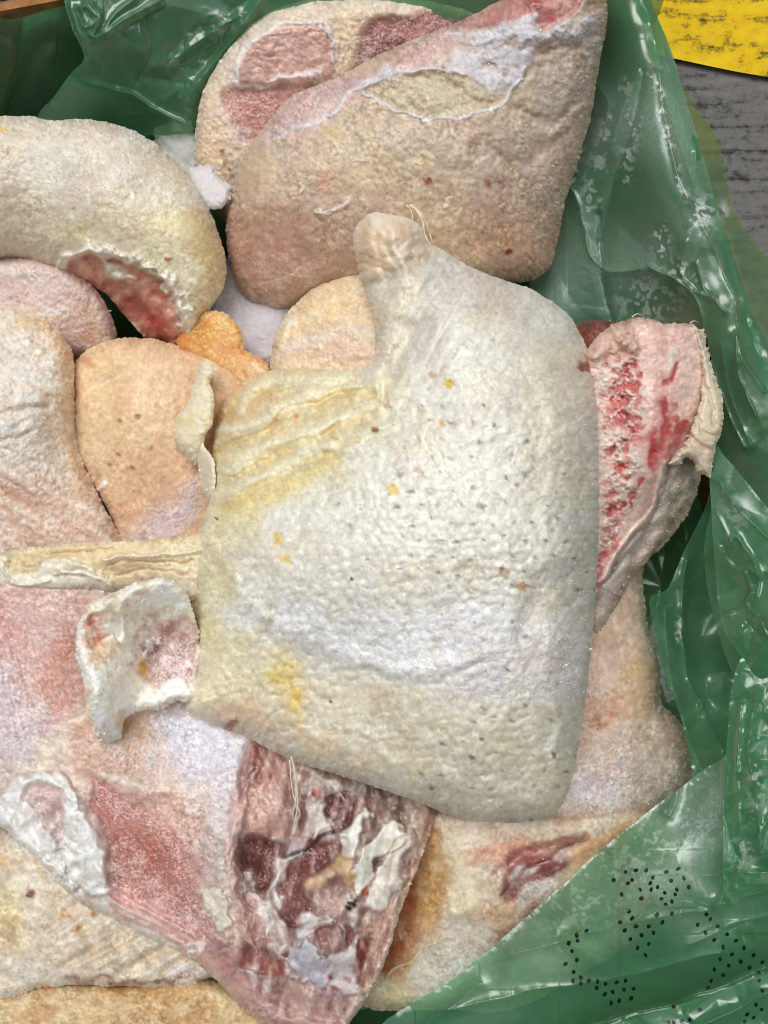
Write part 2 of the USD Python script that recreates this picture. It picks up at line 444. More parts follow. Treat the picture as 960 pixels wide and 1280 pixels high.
def pebble(s, size, mm, region=1.0, seed=0, ang=0, ly=None):
    x = s.n(size, ly or size * .8, ang, seed=60 + seed)
    y = s.n(size * .45, None, 0, seed=64 + seed)
    s.z += (np.abs(x) * .8 - .5 + .3 * y) * mm * region * (.2 if size > 8 else .17)

def spots(s, lst):
    for u, v, r, c, a in lst:
        m = s.blob(u, v, r, r * .8, 30, hard=1.6, warp=r * .25, wl=6)
        s.paint(m, c, a)

# ---- the big pale leg quarter on top
s = Surf([(441, 300), (447, 280), (465, 266), (490, 268), (510, 273), (528, 283), (536, 300), (552, 312), (585, 332), (620, 347), (660, 360), (700, 384), (722, 410),
          (738, 450), (746, 500), (748, 560), (749, 640), (746, 720), (741, 790), (735, 850), (728, 900), (718, 960), (705, 1002), (685, 1021), (650, 1028),
          (600, 1026), (560, 1018), (520, 1002), (470, 984), (420, 968), (360, 948), (310, 922), (270, 907), (233, 886), (243, 850), (246, 800), (241, 750),
          (241, 700), (245, 670), (257, 640), (266, 612), (266, 560), (270, 530), (278, 503), (300, 480), (335, 464), (380, 460), (425, 463), (452, 462), (466, 450),
          (469, 425), (467, 405), (462, 380), (450, 345)], seed=1, rough=.8)
s.heights([(485, 290, 20), (455, 300, 16), (525, 300, 15), (510, 350, 25), (480, 350, 20), (560, 350, 25), (590, 420, 36), (520, 420, 28), (660, 400, 28), (690, 440, 30), (560, 520, 42), (560, 620, 47),
           (650, 560, 43), (450, 660, 40), (480, 740, 40), (590, 760, 41), (350, 700, 31), (310, 690, 23), (290, 640, 17), (270, 700, 14), (265, 760, 12),
           (400, 830, 20), (330, 830, 15), (280, 860, 8), (480, 880, 25), (560, 930, 27), (620, 860, 34), (680, 950, 20), (640, 1000, 16), (520, 960, 18),
           (420, 930, 14), (700, 800, 30), (720, 650, 33), (725, 520, 30), (340, 500, 9), (300, 520, 5), (430, 500, 20), (420, 560, 28), (330, 580, 14),
           (470, 540, 33), (490, 460, 27), (720, 880, 22), (745, 760, 16), (700, 700, 38)])
s.z = 14 + (s.z - 6) * 1.25
s.bump(s.line_mask([(495, 300), (525, 370), (570, 440), (600, 500)], [40, 56, 80, 90], warp=0), 4)
s.bump(s.line_mask([(640, 350), (690, 420), (715, 480)], [50, 60, 60], warp=0), -3)
kb = np.maximum(s.blob(492, 295, 80, 70), s.line_mask([(478, 290), (474, 360), (462, 450)], 130, warp=0)); lw = sstep(s.V - (s.U - 250) * .23, 800, 870); lw = np.maximum(lw, .8 * s.blob(742, 850, 50, 130)); s.roll(66 - 40 * kb - 22 * lw * (1 - kb), 22 - 11 * kb - 8 * lw * (1 - kb)); s.bump(s.blob(492, 292, 44, 34), 5)
s.fill((227, 226, 217))
U, V = s.U, s.V
low = sstep(V - (U - 250) * .23, 775, 850)                      # thin flap of skin below the thigh muscle
s.paint(low, (222, 216, 192), .85)
s.paint(s.poly_mask([(235, 760), (300, 790), (400, 830), (520, 880), (560, 960), (420, 960), (230, 890)], 40, 10), (231, 221, 190), .85)
s.paint(s.poly_mask([(250, 610), (330, 600), (400, 560), (480, 540), (430, 600), (330, 660), (290, 720), (300, 790), (240, 800), (240, 680)], 30, 10), (228, 221, 172), .85)
s.paint(s.poly_mask([(480, 480), (620, 400), (720, 430), (735, 560), (600, 640), (400, 740), (320, 720), (400, 620)], 50, 14), (232, 231, 221), .7)
s.paint(s.blob(715, 480, 45, 110, -5), (201, 193, 184), .6)
s.paint(s.blob(735, 610, 22, 90, 0), (205, 200, 190), .5)
s.paint(s.blob(590, 365, 90, 32, 18), (219, 210, 203), .8)
s.paint(s.poly_mask([(445, 340), (500, 325), (530, 350), (505, 400), (485, 450), (470, 440), (462, 390)], 10, 4), (236, 228, 212), .8)
s.paint(s.line_mask([(575, 345), (530, 385), (500, 440), (484, 500)], [16, 26, 24, 12], warp=6), (206, 200, 196), .6)
s.paint(s.poly_mask([(560, 940), (650, 900), (715, 900), (700, 1010), (640, 1030), (540, 1010)], 30, 8), (205, 199, 178), .8)
s.paint(s.poly_mask([(690, 760), (740, 700), (742, 800), (722, 920), (690, 980), (680, 900)], 25, 8), (205, 200, 188), .6)
s.tone(26, (237, 236, 228), .45, .45, 1)
s.tone(40, (226, 214, 178), .3, .35, 2, mask=1 - .5 * low)
s.tone(30, (206, 199, 188), .3, .3, 3)
s.tone(60, (214, 196, 172), .3, .45, 4, mask=low)
# folds of skin running left from the thigh
crest = [[(275, 545), (330, 512), (390, 490), (470, 480)], [(270, 590), (330, 556), (390, 528), (470, 505)], [(262, 625), (320, 590), (380, 562), (440, 545), (490, 525)], [(300, 500), (350, 478), (420, 470)]]
crease = [[(282, 520), (330, 494), (390, 478), (440, 474)], [(272, 566), (320, 540), (380, 510), (440, 492), (468, 490)], [(268, 610), (330, 574), (390, 548), (430, 530)], [(275, 640), (330, 606), (400, 574), (450, 556)]]
s.paint(s.poly_mask([(265, 620), (262, 540), (285, 490), (350, 460), (470, 468), (480, 520), (400, 570), (320, 610)], 16, 6), (226, 209, 164), .95)
s.paint(s.poly_mask([(262, 570), (266, 530), (285, 490), (340, 462), (350, 490), (300, 540)], 14, 8), (222, 194, 154), .9)
for i, c in enumerate(crease):
    m = s.line_mask(c, [15, 16, 13, 8] if len(c) == 4 else 12, warp=5, wl=40, seed=i); s.bump(m, -3.0); s.paint(m, (214, 188, 124), .6)
for i, c in enumerate(crest):
    m = s.line_mask(c, [14, 20, 22, 16, 9][:len(c)], warp=5, wl=40, seed=i + 5); s.bump(m, 2.4); s.paint(m, (237, 232, 204), .85)
for i, c in enumerate([[(285, 600), (350, 570), (420, 545)], [(290, 555), (350, 528), (420, 505)], [(310, 498), (360, 484), (410, 478)]]):
    m = s.line_mask(c, 4, seed=i + 9); s.bump(m, -.9)
s.paint(s.line_mask([(300, 636), (360, 606), (420, 580)], 18), (236, 216, 150), .7)
# lower edge of the muscle: a rounded step with loose frost along it
step = [(252, 652), (275, 700), (305, 745), (345, 782), (400, 808), (450, 828), (505, 842), (560, 838), (610, 820)]
m = s.line_mask([(a - 4, b + 13) for a, b in step], [10, 16, 22, 24, 24, 22, 18, 12, 6], warp=4, wl=40); s.bump(m, -.8)
m = s.line_mask(step, [8, 18, 26, 32, 36, 36, 34, 26, 16], warp=5, wl=40); s.bump(m, 1.7)
s.paint(s.line_mask([(a - 7, b + 14) for a, b in step[:7]], [5, 6, 7, 7, 8, 8, 4], warp=4, wl=40), (212, 198, 158), .25)
s.paint(s.line_mask([(268, 640), (262, 700), (278, 760), (300, 800)], 12), (232, 226, 190), .8)
fz = s.poly_mask([(290, 770), (350, 765), (450, 775), (540, 765), (620, 760), (640, 790), (600, 825), (540, 850), (460, 838), (390, 810), (320, 790)], 26, 7)
a = s.speck(fz, (236, 238, 241), 4, .85, .9, 1, .2); s.ice(a)
s.paint(fz, (233, 235, 238), .7)
fz2 = s.poly_mask([(560, 800), (640, 780), (720, 790), (710, 860), (640, 880), (560, 860)], 34, 10)
s.paint(fz2, (206, 199, 200), .5); s.ice(s.speck(fz2, (222, 220, 226), 3.5, .5, .6, 2, .3))
# patches, spots
s.paint(s.blob(366, 872, 13, 34, -8, warp=5), (234, 196, 104), .85)
s.paint(s.blob(352, 840, 22, 22, 0, warp=6), (236, 214, 130), .6)
s.paint(s.blob(300, 895, 42, 16, 14, warp=6), (222, 188, 160), .8)
s.paint(s.blob(390, 925, 50, 14, 20, warp=6), (220, 192, 164), .7)
s.paint(s.blob(330, 780, 10, 20, 30), (206, 190, 120), .3)
spots(s, [(560, 480, 6, (222, 186, 66), .9), (552, 528, 4, (214, 178, 90), .8), (492, 611, 8, (226, 190, 96), .9), (346, 674, 8, (234, 202, 120), .9), (357, 698, 8, (236, 200, 110), .9),
          (540, 468, 5, (196, 156, 140), .8), (485, 508, 5, (178, 138, 118), .8), (468, 537, 5, (130, 74, 60), .95), (631, 716, 7, (178, 140, 110), .85), (653, 733, 8, (188, 146, 112), .85),
          (290, 905, 8, (142, 80, 66), .9), (369, 521, 4, (206, 130, 84), .8), (521, 588, 5, (212, 176, 150), .7), (733, 458, 9, (128, 60, 50), .9), (738, 452, 7, (150, 86, 70), .8),
          (646, 606, 3, (190, 120, 110), .7), (505, 560, 3, (170, 150, 110), .8), (440, 723, 3, (90, 84, 80), .9), (270, 649, 3, (110, 80, 40), .9), (414, 878, 2.5, (90, 70, 60), .8)])
reg = np.clip(s.blob(620, 680, 150, 100, 20) + s.blob(640, 960, 90, 70) * 1.1 + .35 * s.blob(560, 560, 120, 110), 0, 1)
pores(s, np.clip(reg * 1.3, 0, 1), 26, 4.0, (124, 118, 106), -.5, .95, 15, jitter=.09)
pores(s, np.clip(.7 - reg, 0, .6) * (1 - .5 * low), 19, 3.0, (190, 182, 156), -.3, .5, 10, seed=5, jitter=.28)
side = sstep(V, 440, 520)
s.cells(13, .75, .16, np.clip(.35 + .65 * side + .1 * s.n(60, seed=63), 0, 1)); pebble(s, 15, .4, .55 + .45 * side, 0, -30, 11)
pebble(s, 8, .3, .6 + .4 * side, 1)
x = s.n(13, 8, -35, 88); s.z -= .45 * sstep(x, .5, 1.6) * side; s.paint(sstep(x, .7, 1.8) * side, (200, 196, 176), .35)
s.grit(.04, .02)
pebble(s, 26, 1.6, low, 2, 25, 16)
x = s.n(60, 5, 118, 70); s.z += .35 * x * s.blob(560, 400, 80, 90)           # stretched skin of the drumstick
m = s.line_mask([(566, 338), (530, 388), (500, 440), (478, 495)], [20, 26, 24, 12], warp=3); s.bump(m, -3.6)
m = s.line_mask([(505, 330), (492, 390), (480, 440)], [20, 22, 14], warp=3); s.bump(m, 2.5)
m = s.line_mask([(748, 690), (700, 722), (668, 760), (660, 800)], [22, 34, 34, 20], warp=4, wl=40); s.bump(m, -2.6)
m = s.line_mask([(745, 740), (700, 800), (690, 880), (700, 960)], [14, 24, 24, 14], warp=5, wl=40); s.bump(m, 1.8)
m = s.line_mask([(668, 480), (676, 560), (660, 650)], 26, warp=5, wl=50); s.bump(m, -1.0)
s.ice(np.clip(.3 + .25 * s.n(90, seed=75), 0, .8))
s.mottle((9, 4), (.018, .02))
kn = s.poly_mask([(434, 300), (445, 276), (465, 260), (490, 262), (512, 268), (534, 284), (548, 308), (528, 326), (500, 336), (478, 350), (455, 350), (440, 330)], 12, 3)
s.paint(kn, (236, 216, 190), .85); s.paint(s.blob(500, 288, 26, 12, 10), (238, 206, 182), .7); s.paint(s.blob(462, 318, 12, 16), (222, 188, 158), .6)
s.paint(s.line_mask([(462, 268), (468, 280), (480, 272)], 7), (236, 228, 208), .8)
s.bump(s.line_mask([(444, 362), (475, 356), (505, 342), (535, 328), (560, 318)], [16, 18, 16, 16, 12], warp=3), -3.0)
kz = kn * (s.n(12, seed=93) + .5 * s.n(6, seed=94)); s.bump(kz, .5); s.paint(sstep(kz, .3, 1.4), (242, 230, 212), .6); s.paint(sstep(-kz, .6, 1.6), (216, 182, 152), .4)
s.bump(s.blob(505, 288, 26, 14, 12), 3.0); s.bump(s.blob(462, 305, 14, 22), 3.0); s.bump(s.line_mask([(478, 275), (482, 300), (490, 320)], 12), -1.5)
s.paint(s.line_mask([(441, 318), (444, 288), (462, 270), (490, 270), (515, 276), (533, 292)], 9, warp=3), (244, 232, 212), .7); s.paint(s.line_mask([(446, 352), (478, 350), (505, 336), (535, 318)], 8, warp=4), (206, 186, 160), .5); s.paint(s.blob(470, 310, 18, 16), (232, 204, 172), .6); s.z += kn * (np.abs(s.n(9, seed=97)) - .6) * .5; s.ice(kn * .5)
s.as_part(kn, 'knuckle')
top = thing('chicken_leg_quarter', 'large pale cream leg quarter lying uppermost in the middle with dotted pores', LEG)
build(s, top, (22, 34), crystals=9000, csize=(.2, .5))
def strand(path, pts, r, mat='fat', c=(226, 214, 190)):
    q = spline([(a, b, 0) for a, b, _ in pts], False, 2.0)[:, :2]
    zz = np.interp(np.linspace(0, 1, len(q)), np.linspace(0, 1, len(pts)), [p[2] for p in pts])
    p = at(q[:, 0], q[:, 1], zz); k = 6
    tg = np.gradient(p, axis=0); tg /= np.linalg.norm(tg, axis=1, keepdims=True)
    a = np.cross(tg, [0, 0, 1]); a /= np.linalg.norm(a, axis=1, keepdims=True); b = np.cross(tg, a)
    th = np.linspace(0, 2 * np.pi, k, endpoint=False)
    rr = (r * 1e-3 * (1 + .35 * np.sin(np.arange(len(p)) * .9)) * np.linspace(1, .5, len(p)))[:, None, None]
    v = (p[:, None] + rr * (a[:, None] * np.cos(th)[None, :, None] + b[:, None] * np.sin(th)[None, :, None])).reshape(-1, 3)
    i = np.arange(len(p) - 1)[:, None] * k; j = np.arange(k)[None]; j2 = (j + 1) % k
    f = np.stack([i + j, i + k + j, i + k + j2, i + j2], -1).reshape(-1, 4)
    emit(path, v, f, vnormals(v, f), mat, np.tile(lin(c), (len(v), 1)), np.full(len(v), .4))
strand(top + '/sinew', [(512, 256, 22), (520, 262, 22), (528, 275, 21), (531, 292, 19), (537, 306, 17)], .55)
strand(top + '/sinew', [(515, 257, 22), (526, 266, 22), (535, 285, 19), (541, 305, 16)], .4)
strand(top + '/sinew', [(508, 256, 21), (514, 263, 21), (516, 275, 20)], .35)

# ---- thigh standing at the top of the box
s = Surf([(283, 300), (285, 260), (300, 205), (330, 158), (365, 120), (420, 97), (470, 70), (520, 48), (580, 24), (630, -2), (660, -28), (750, -34), (758, 10), (757, 40), (749, 82),
          (740, 140), (726, 190), (707, 250), (697, 300), (686, 335), (660, 352), (620, 356), (560, 380), (480, 400), (430, 365), (380, 377), (345, 388), (310, 375), (291, 345)], seed=2, rough=1.0)
s.heights([(560, 80, 32), (700, 30, 40), (640, 60, 37), (500, 180, 25), (600, 170, 28), (340, 250, 14), (300, 300, -2), (350, 350, -8), (420, 330, 0), (600, 300, 6), (680, 200, 14), (690, 300, -8),
           (420, 140, 20), (380, 180, 18), (500, 300, 8), (740, 60, 30), (720, 150, 16), (340, 180, 12), (430, 230, 19)])
s.roll(40, 14)
U, V = s.U, s.V
s.fill((206, 184, 163))
s.paint(sstep(V, 200, 340), (203, 166, 142), .65)
s.paint(s.blob(335, 315, 85, 75), (204, 152, 136), .8)
s.paint(s.blob(450, 330, 70, 40), (206, 168, 142), .6)
s.paint(s.blob(640, 310, 70, 40), (198, 154, 120), .75)
s.paint(s.blob(480, 210, 150, 60, -10), (208, 188, 162), .7)
s.paint(s.blob(640, 200, 110, 60), (204, 182, 166), .6)
s.paint(s.blob(690, 120, 60, 70), (212, 196, 184), .7)
s.tone(34, (224, 208, 188), .45, .4, 1); s.tone(30, (206, 172, 150), .3, .3, 2); s.tone(55, (222, 198, 156), .25, .4, 3)
s.tone(40, (204, 160, 142), .25, .5, 4, mask=sstep(V, 220, 300))
pk = s.poly_mask([(322, 178), (345, 140), (380, 115), (430, 98), (480, 74), (560, 40), (600, 30), (560, 62), (500, 98), (440, 118), (410, 150), (370, 168), (335, 175)], 9, 4)
s.paint(pk, (216, 174, 168), .9); s.ice(s.speck(pk, (226, 206, 206), 3.5, .5, .7, 1, .2))
s.paint(s.blob(445, 105, 26, 10, -20), (200, 150, 160), .6)
rm = s.poly_mask([(560, 38), (600, 16), (640, -8), (665, -30), (738, -36), (722, 6), (692, 32), (655, 36), (620, 30), (590, 34)], 4, 2)
s.paint(rm, (212, 158, 150), .95); s.tone(22, (228, 186, 178), .4, .6, 7, mask=rm); s.tone(14, (200, 126, 120), .2, .6, 8, mask=rm); s.bump(rm, -2.5)
s.paint(s.blob(668, 6, 10, 14, 10), (150, 66, 70), .8); s.paint(s.blob(690, 24, 8, 5), (190, 80, 84), .6)
s.as_part(rm, 'meat')
for i, (p, amt) in enumerate([([(600, 48), (660, 28), (700, 40), (665, 60), (655, 110), (600, 118), (560, 90)], .95), ([(450, 100), (500, 84), (560, 78), (580, 95), (520, 92), (460, 115)], .8), ([(695, 45), (720, 38), (725, 52), (700, 60)], .95),
                              ([(580, 30), (640, 36), (700, 36), (735, 20), (745, 40), (690, 50), (640, 56), (570, 60)], .6), ([(730, 20), (756, 10), (752, 60), (735, 90), (738, 50)], .5)]):
    m = s.poly_mask(p, 6, 5, 20, i); s.ice(m * amt); s.paint(m, (228, 224, 230), amt); s.bump(m, .9)
for i, (u, v, r) in enumerate([(632, 90, 9), (612, 85, 6), (640, 55, 8)]):
    m = s.blob(u, v, r, r * .8, 0, 1.6, 3); s.paint(m, (206, 188, 172), .9); s.bump(m, -.8)
oval = s.poly_mask([(456, 114), (480, 98), (530, 88), (580, 96), (610, 110), (622, 120), (610, 138), (560, 149), (510, 144), (470, 128)], 5, 2)
s.paint(oval, (212, 196, 164), .85); s.bump(oval, -.7); s.tone(9, (200, 182, 152), .4, .5, 5, mask=oval)
for i, (p, w) in enumerate([([(452, 112), (475, 128), (510, 143), (550, 149), (590, 146), (625, 133), (645, 112), (655, 85)], 5), ([(456, 108), (490, 92), (530, 84), (580, 92)], 5), ([(345, 170), (400, 150), (440, 118), (470, 100)], 7)]):
    m = s.line_mask(p, w, seed=i); s.paint(m, (236, 232, 234), .95); s.ice(m); s.bump(m, .8)
for i, p in enumerate([[(396, 268), (412, 270), (430, 260), (436, 250)], [(400, 265), (418, 262), (432, 252)], [(440, 205), (455, 202)], [(385, 235), (378, 242)]]):
    m = s.line_mask(p, 3.5, seed=i); s.paint(m, (238, 230, 222), .9); s.bump(m, .7)
spots(s, [(536, 227, 5, (140, 52, 34), .95), (537, 224, 3, (110, 36, 26), .9), (610, 228, 5, (170, 104, 76), .8), (626, 229, 4, (150, 80, 56), .85), (636, 315, 5, (120, 48, 34), .9), (555, 86, 4, (150, 90, 70), .8),
          (405, 228, 12, (206, 146, 116), .7), (416, 218, 9, (212, 160, 124), .6), (412, 165, 12, (228, 198, 134), .7), (530, 200, 10, (222, 196, 140), .6), (640, 208, 6, (200, 166, 104), .7), (350, 170, 4, (190, 130, 110), .6)])
pores(s, np.clip(s.blob(600, 240, 110, 80), 0, 1), 16, 3, (184, 152, 128), -.25, .6, 70, seed=8)
for i, (p, w) in enumerate([([(660, 60), (700, 62), (745, 42)], 12), ([(650, 140), (690, 150), (738, 110)], 18), ([(600, 190), (660, 200), (720, 160)], 20)]):
    m = s.line_mask(p, w, seed=i + 20, warp=4); s.bump(m, -1.4)
s.cells(11, .3, .25); pebble(s, 12, .9, 1, 0, 60, 9); pebble(s, 6, .5, 1, 1); pebble(s, 45, 2.6, 1, 2); s.grit(.065, .05)
s.ice(s.speck(np.clip(.25 + .3 * s.n(80, seed=75) + .5 * s.blob(700, 150, 60, 100), 0, 1), (226, 216, 210), 3, .35, .55, 5, .25))
s.mottle((9, 4), (.025, .03))
s.col *= .92
g = thing('chicken_leg_quarter', 'dusty pink frosted thigh standing behind the uppermost piece with white ice oval', LEG)
build(s, g, (26, 60), crystals=4200)

# ---- piece behind it with the cut, boneless side up
s = Surf([(245, 215), (243, 180), (249, 130), (263, 95), (290, 56), (320, 25), (360, 6), (420, -4), (500, -2), (560, 6), (610, 26), (640, 60), (560, 130), (480, 180), (400, 230), (330, 280), (290, 285), (258, 245)], seed=3, rough=1.0)
s.heights([(350, 80, 4), (260, 180, -12), (500, 30, 4), (430, 40, 6), (300, 140, -4), (330, 170, -8), (280, 110, -2), (560, 60, -6), (300, 250, -26), (450, 120, -10), (600, 60, -16)])
s.roll(26, 9)
s.fill((220, 198, 176))
s.paint(s.blob(262, 180, 22, 60), (222, 190, 156), .8); s.paint(s.blob(300, 60, 40, 40), (216, 200, 188), .7); s.paint(s.blob(430, 20, 90, 22), (220, 202, 178), .7)
red = s.poly_mask([(274, 115), (300, 112), (420, 96), (450, 110), (380, 150), (330, 185), (315, 190), (296, 168), (282, 140)], 6, 3)
s.paint(red, (190, 136, 126), .95); s.bump(red, -2.2); s.paint(s.blob(330, 140, 30, 20), (172, 108, 100), .6); s.paint(s.blob(305, 168, 14, 10), (206, 180, 186), .7)
mus = s.poly_mask([(297, 103), (300, 80), (316, 55), (345, 36), (382, 32), (408, 38), (416, 62), (418, 88), (395, 94), (350, 100), (320, 108)], 4, 2)
s.paint(mus, (200, 160, 150), .95); s.bump(mus, 1.6); s.tone(18, (216, 176, 166), .35, .6, 1, mask=mus); s.tone(14, (188, 136, 126), .25, .5, 2, mask=mus)
dark = s.poly_mask([(452, 40), (470, 24), (520, 26), (580, 24), (600, 40), (500, 92), (440, 112), (446, 80)], 7, 4)
s.paint(dark, (158, 104, 100), .95); s.paint(s.blob(478, 62, 26, 18, -20), (118, 66, 68), .7); s.bump(dark, -2.0); s.ice(s.speck(dark, (200, 160, 160), 3, .35, .6, 2, .2))
s.as_part(np.maximum(np.maximum(red, mus), dark), 'meat')
s.paint(s.line_mask([(440, 18), (432, 50), (432, 85)], 22), (224, 202, 172), .8)
for i, (p, w) in enumerate([([(297, 106), (296, 80), (314, 52), (345, 32), (385, 27), (410, 34), (418, 60)], 7), ([(290, 96), (304, 107), (330, 108), (350, 100), (400, 92)], 9), ([(400, 30), (416, 45), (420, 90)], 5)]):
    m = s.line_mask(p, w, seed=i); s.paint(m, (234, 222, 222), .95); s.ice(m); s.bump(m, 1.0)
for p in [[(335, 96), (350, 88), (362, 70), (378, 62)], [(362, 70), (358, 50)]]:
    s.paint(s.line_mask(p, 3), (226, 196, 190), .8)
m = s.line_mask([(278, 190), (290, 215), (298, 240)], 6); s.bump(m, -1.5); s.paint(m, (196, 160, 130), .5)
pebble(s, 10, 1.4); pebble(s, 5, .5, 1, 1); s.grit(.1, .04)
s.ice(s.speck(1 - mus * .8, (228, 218, 210), 3, .35, .5, 5, .25)); s.mottle((9, 4), (.025, .03))
g = thing('chicken_leg_quarter', 'thigh with its cut side up showing an oval pink muscle rimmed white', LEG)
build(s, g, (22, 50), crystals=1500)

# ---- pale yellow piece at the left with a cut end
s = Surf([(-60, 150), (0, 145), (40, 146), (62, 151), (75, 150), (98, 148), (130, 152), (165, 163), (195, 180), (225, 206), (246, 236), (263, 266), (276, 300), (283, 335), (279, 360), (263, 385),
          (247, 410), (234, 424), (220, 430), (202, 430), (182, 422), (168, 408), (150, 388), (134, 369), (114, 356), (92, 346), (78, 338), (55, 332), (15, 322), (-60, 328)], seed=4, rough=.9)
s.heights([(130, 230, 22), (0, 230, 14), (60, 190, 14), (220, 300, 13), (150, 310, 11), (60, 300, 2), (200, 215, 14), (255, 330, 4), (240, 390, -4), (195, 410, -12), (150, 360, -4), (110, 335, 0), (20, 300, -2), (200, 360, 2), (170, 380, -10)])
s.roll(40, 14)
s.fill((210, 203, 189))
s.paint(sstep(s.V, 230, 290), (218, 206, 174), .7); s.paint(s.blob(70, 285, 60, 20, 8), (224, 208, 160), .7); s.paint(s.blob(210, 300, 40, 60), (222, 210, 164), .7)
s.paint(s.blob(150, 200, 90, 34, 12), (214, 208, 199), .7); s.paint(s.blob(20, 265, 40, 16), (206, 184, 164), .7); s.paint(s.blob(255, 310, 22, 60, -15), (214, 194, 140), .7)
s.tone(26, (228, 224, 212), .4, .5, 1); s.tone(34, (222, 208, 172), .25, .4, 2); s.tone(22, (204, 186, 166), .25, .45, 3)
cut = s.poly_mask([(82, 338), (96, 322), (128, 318), (160, 329), (193, 345), (213, 363), (224, 388), (232, 418), (206, 434), (182, 426), (162, 404), (136, 372), (106, 356)], 4, 2)
s.paint(cut, (206, 150, 130), .97); s.bump(cut, -4.5)
s.paint(s.blob(195, 405, 22, 14, 35), (158, 52, 56), .9); s.paint(s.blob(168, 374, 14, 8, 40), (136, 44, 44), .8); s.paint(s.blob(192, 372, 18, 12, 40), (220, 168, 146), .7); s.paint(s.blob(120, 338, 26, 7, 12), (216, 176, 150), .8)
s.tone(14, (228, 192, 174), .35, .6, 4, mask=cut); s.tone(12, (176, 92, 84), .2, .6, 5, mask=cut); s.bump(cut * s.n(9, seed=77), 1.2)
s.as_part(cut, 'cut_face')
rim = s.line_mask([(76, 337), (84, 326), (98, 316), (130, 313), (163, 324), (195, 340), (215, 358), (227, 382), (233, 404), (236, 422)], [9, 13, 13, 12, 12, 12, 13, 18, 20, 12], warp=3.5, wl=12) * 1.3; rim = np.clip(rim, 0, 1)
s.paint(rim, (240, 236, 226), 1); s.bump(rim, 3.0); s.bump(rim * s.n(7, seed=79), .9)
fl = s.line_mask([(130, 322), (140, 335), (152, 342), (168, 346)], [8, 12, 10, 5], seed=3); s.paint(fl, (238, 234, 222), 1); s.bump(fl, 1.6)
s.as_part(np.maximum(rim, fl), 'fat')
spots(s, [(9, 190, 5, (186, 146, 106), .8), (2, 162, 5, (222, 180, 100), .8), (94, 260, 4, (170, 110, 96), .8), (212, 323, 5, (170, 116, 86), .9), (125, 254, 4, (200, 160, 100), .6), (60, 205, 3, (190, 160, 140), .6), (240, 348, 9, (230, 222, 200), .8)])
pebble(s, 11, .9); pebble(s, 5, .5, 1, 1); pebble(s, 50, 1.6, 1, 2); s.grit(.065, .035)
s.ice(s.speck(np.clip(.45 + .3 * s.n(80, seed=75) - cut, 0, 1) * sstep(-s.V, -300, -200), (228, 226, 222), 3, .45, .6, 5, .25)); s.mottle((9, 4), (.02, .025))
g = thing('chicken_leg_quarter', 'pale yellow frosted piece at the left with a red cut end ringed by fat', LEG)
build(s, g, (22, 44), crystals=3000)

# ---- pinkish piece under it
s = Surf([(-60, 322), (0, 324), (40, 322), (85, 334), (116, 358), (136, 388), (146, 418), (140, 442), (110, 452), (40, 440), (-60, 440)], seed=5)
s.heights([(20, 360, -15), (80, 365, -15), (120, 410, -26), (40, 410, -20), (-40, 380, -20), (110, 440, -34)]); s.roll(22, 9)
s.fill((206, 176, 164)); s.paint(s.blob(60, 375, 50, 22, 10), (210, 170, 158), .8); s.paint(s.blob(30, 345, 40, 12), (204, 192, 184), .8); s.paint(s.blob(20, 400, 60, 16), (224, 198, 158), .8); s.paint(s.blob(118, 410, 20, 30), (196, 152, 120), .7)
s.tone(14, (222, 206, 206), .35, .6, 1); pebble(s, 9, 1.4); pebble(s, 5, .7, 1, 1); s.grit(.12, .05)
s.ice(s.speck(np.ones_like(s.U), (222, 210, 208), 3, .4, .6, 5, .25)); s.ice(s.blob(70, 385, 22, 6, -20) * .8); s.paint(s.blob(70, 385, 22, 5, -20, warp=4), (230, 222, 222), .8)
g = thing('chicken_drumstick', 'pinkish frosted drumstick under the cut end of the pale yellow piece', LEG)
build(s, g, (14, 26), crystals=700)

# ---- whitish rough piece at the left edge
s = Surf([(-60, 388), (0, 382), (40, 394), (76, 416), (92, 446), (92, 480), (95, 520), (103, 570), (118, 610), (136, 645), (153, 680), (140, 694), (60, 700), (-60, 705)], seed=6)
s.heights([(20, 480, 4), (75, 470, -5), (60, 600, -6), (120, 660, -17), (0, 400, -10), (-30, 600, 0), (60, 680, -14), (88, 540, -14), (40, 540, 3)]); s.roll(22, 8)
s.fill((216, 208, 196))
s.paint(s.line_mask([(50, 400), (80, 440), (84, 500), (92, 570), (115, 630)], [26, 30, 34, 34, 26]), (216, 182, 146), .9)
s.paint(s.blob(25, 400, 50, 16, 10), (230, 206, 160), .8)
pk = sstep(s.V + s.U * -.2, 560, 610); s.paint(pk, (212, 178, 160), .85)
x = s.n(50, 6, 32, 70); s.paint(sstep(x, .2, 1.0) * pk, (230, 214, 200), .6); s.paint(sstep(-x, .6, 1.6) * pk, (200, 156, 138), .5); s.z += x * pk * .3
wh = s.blob(22, 490, 44, 50, 0, 1.5, 8); s.paint(wh, (226, 224, 220), .9); s.ice(wh * .7); s.bump(wh, 2.0)
m = s.line_mask([(0, 516), (30, 512), (58, 508)], 8); s.bump(m, -2.6); s.paint(m, (196, 180, 164), .5)
m = s.line_mask([(0, 548), (20, 545), (40, 540)], 7); s.bump(m, -2.2)
s.paint(s.blob(10, 540, 24, 22), (214, 216, 214), .8)
spots(s, [(60, 592, 9, (206, 150, 124), .6), (8, 612, 8, (170, 120, 90), .5)])
s.tone(14, (232, 228, 222), .35, .6, 1, mask=1 - .6 * pk); s.tone(9, (206, 178, 150), .3, .45, 2)
pebble(s, 12, 2.0, 1 - .5 * pk); pebble(s, 6, 1.2, 1, 1); s.grit(.1, .04)
s.ice(s.speck(np.ones_like(s.U), (230, 222, 214), 3, .35, .6, 5, .25)); s.mottle((9, 4), (.025, .03))
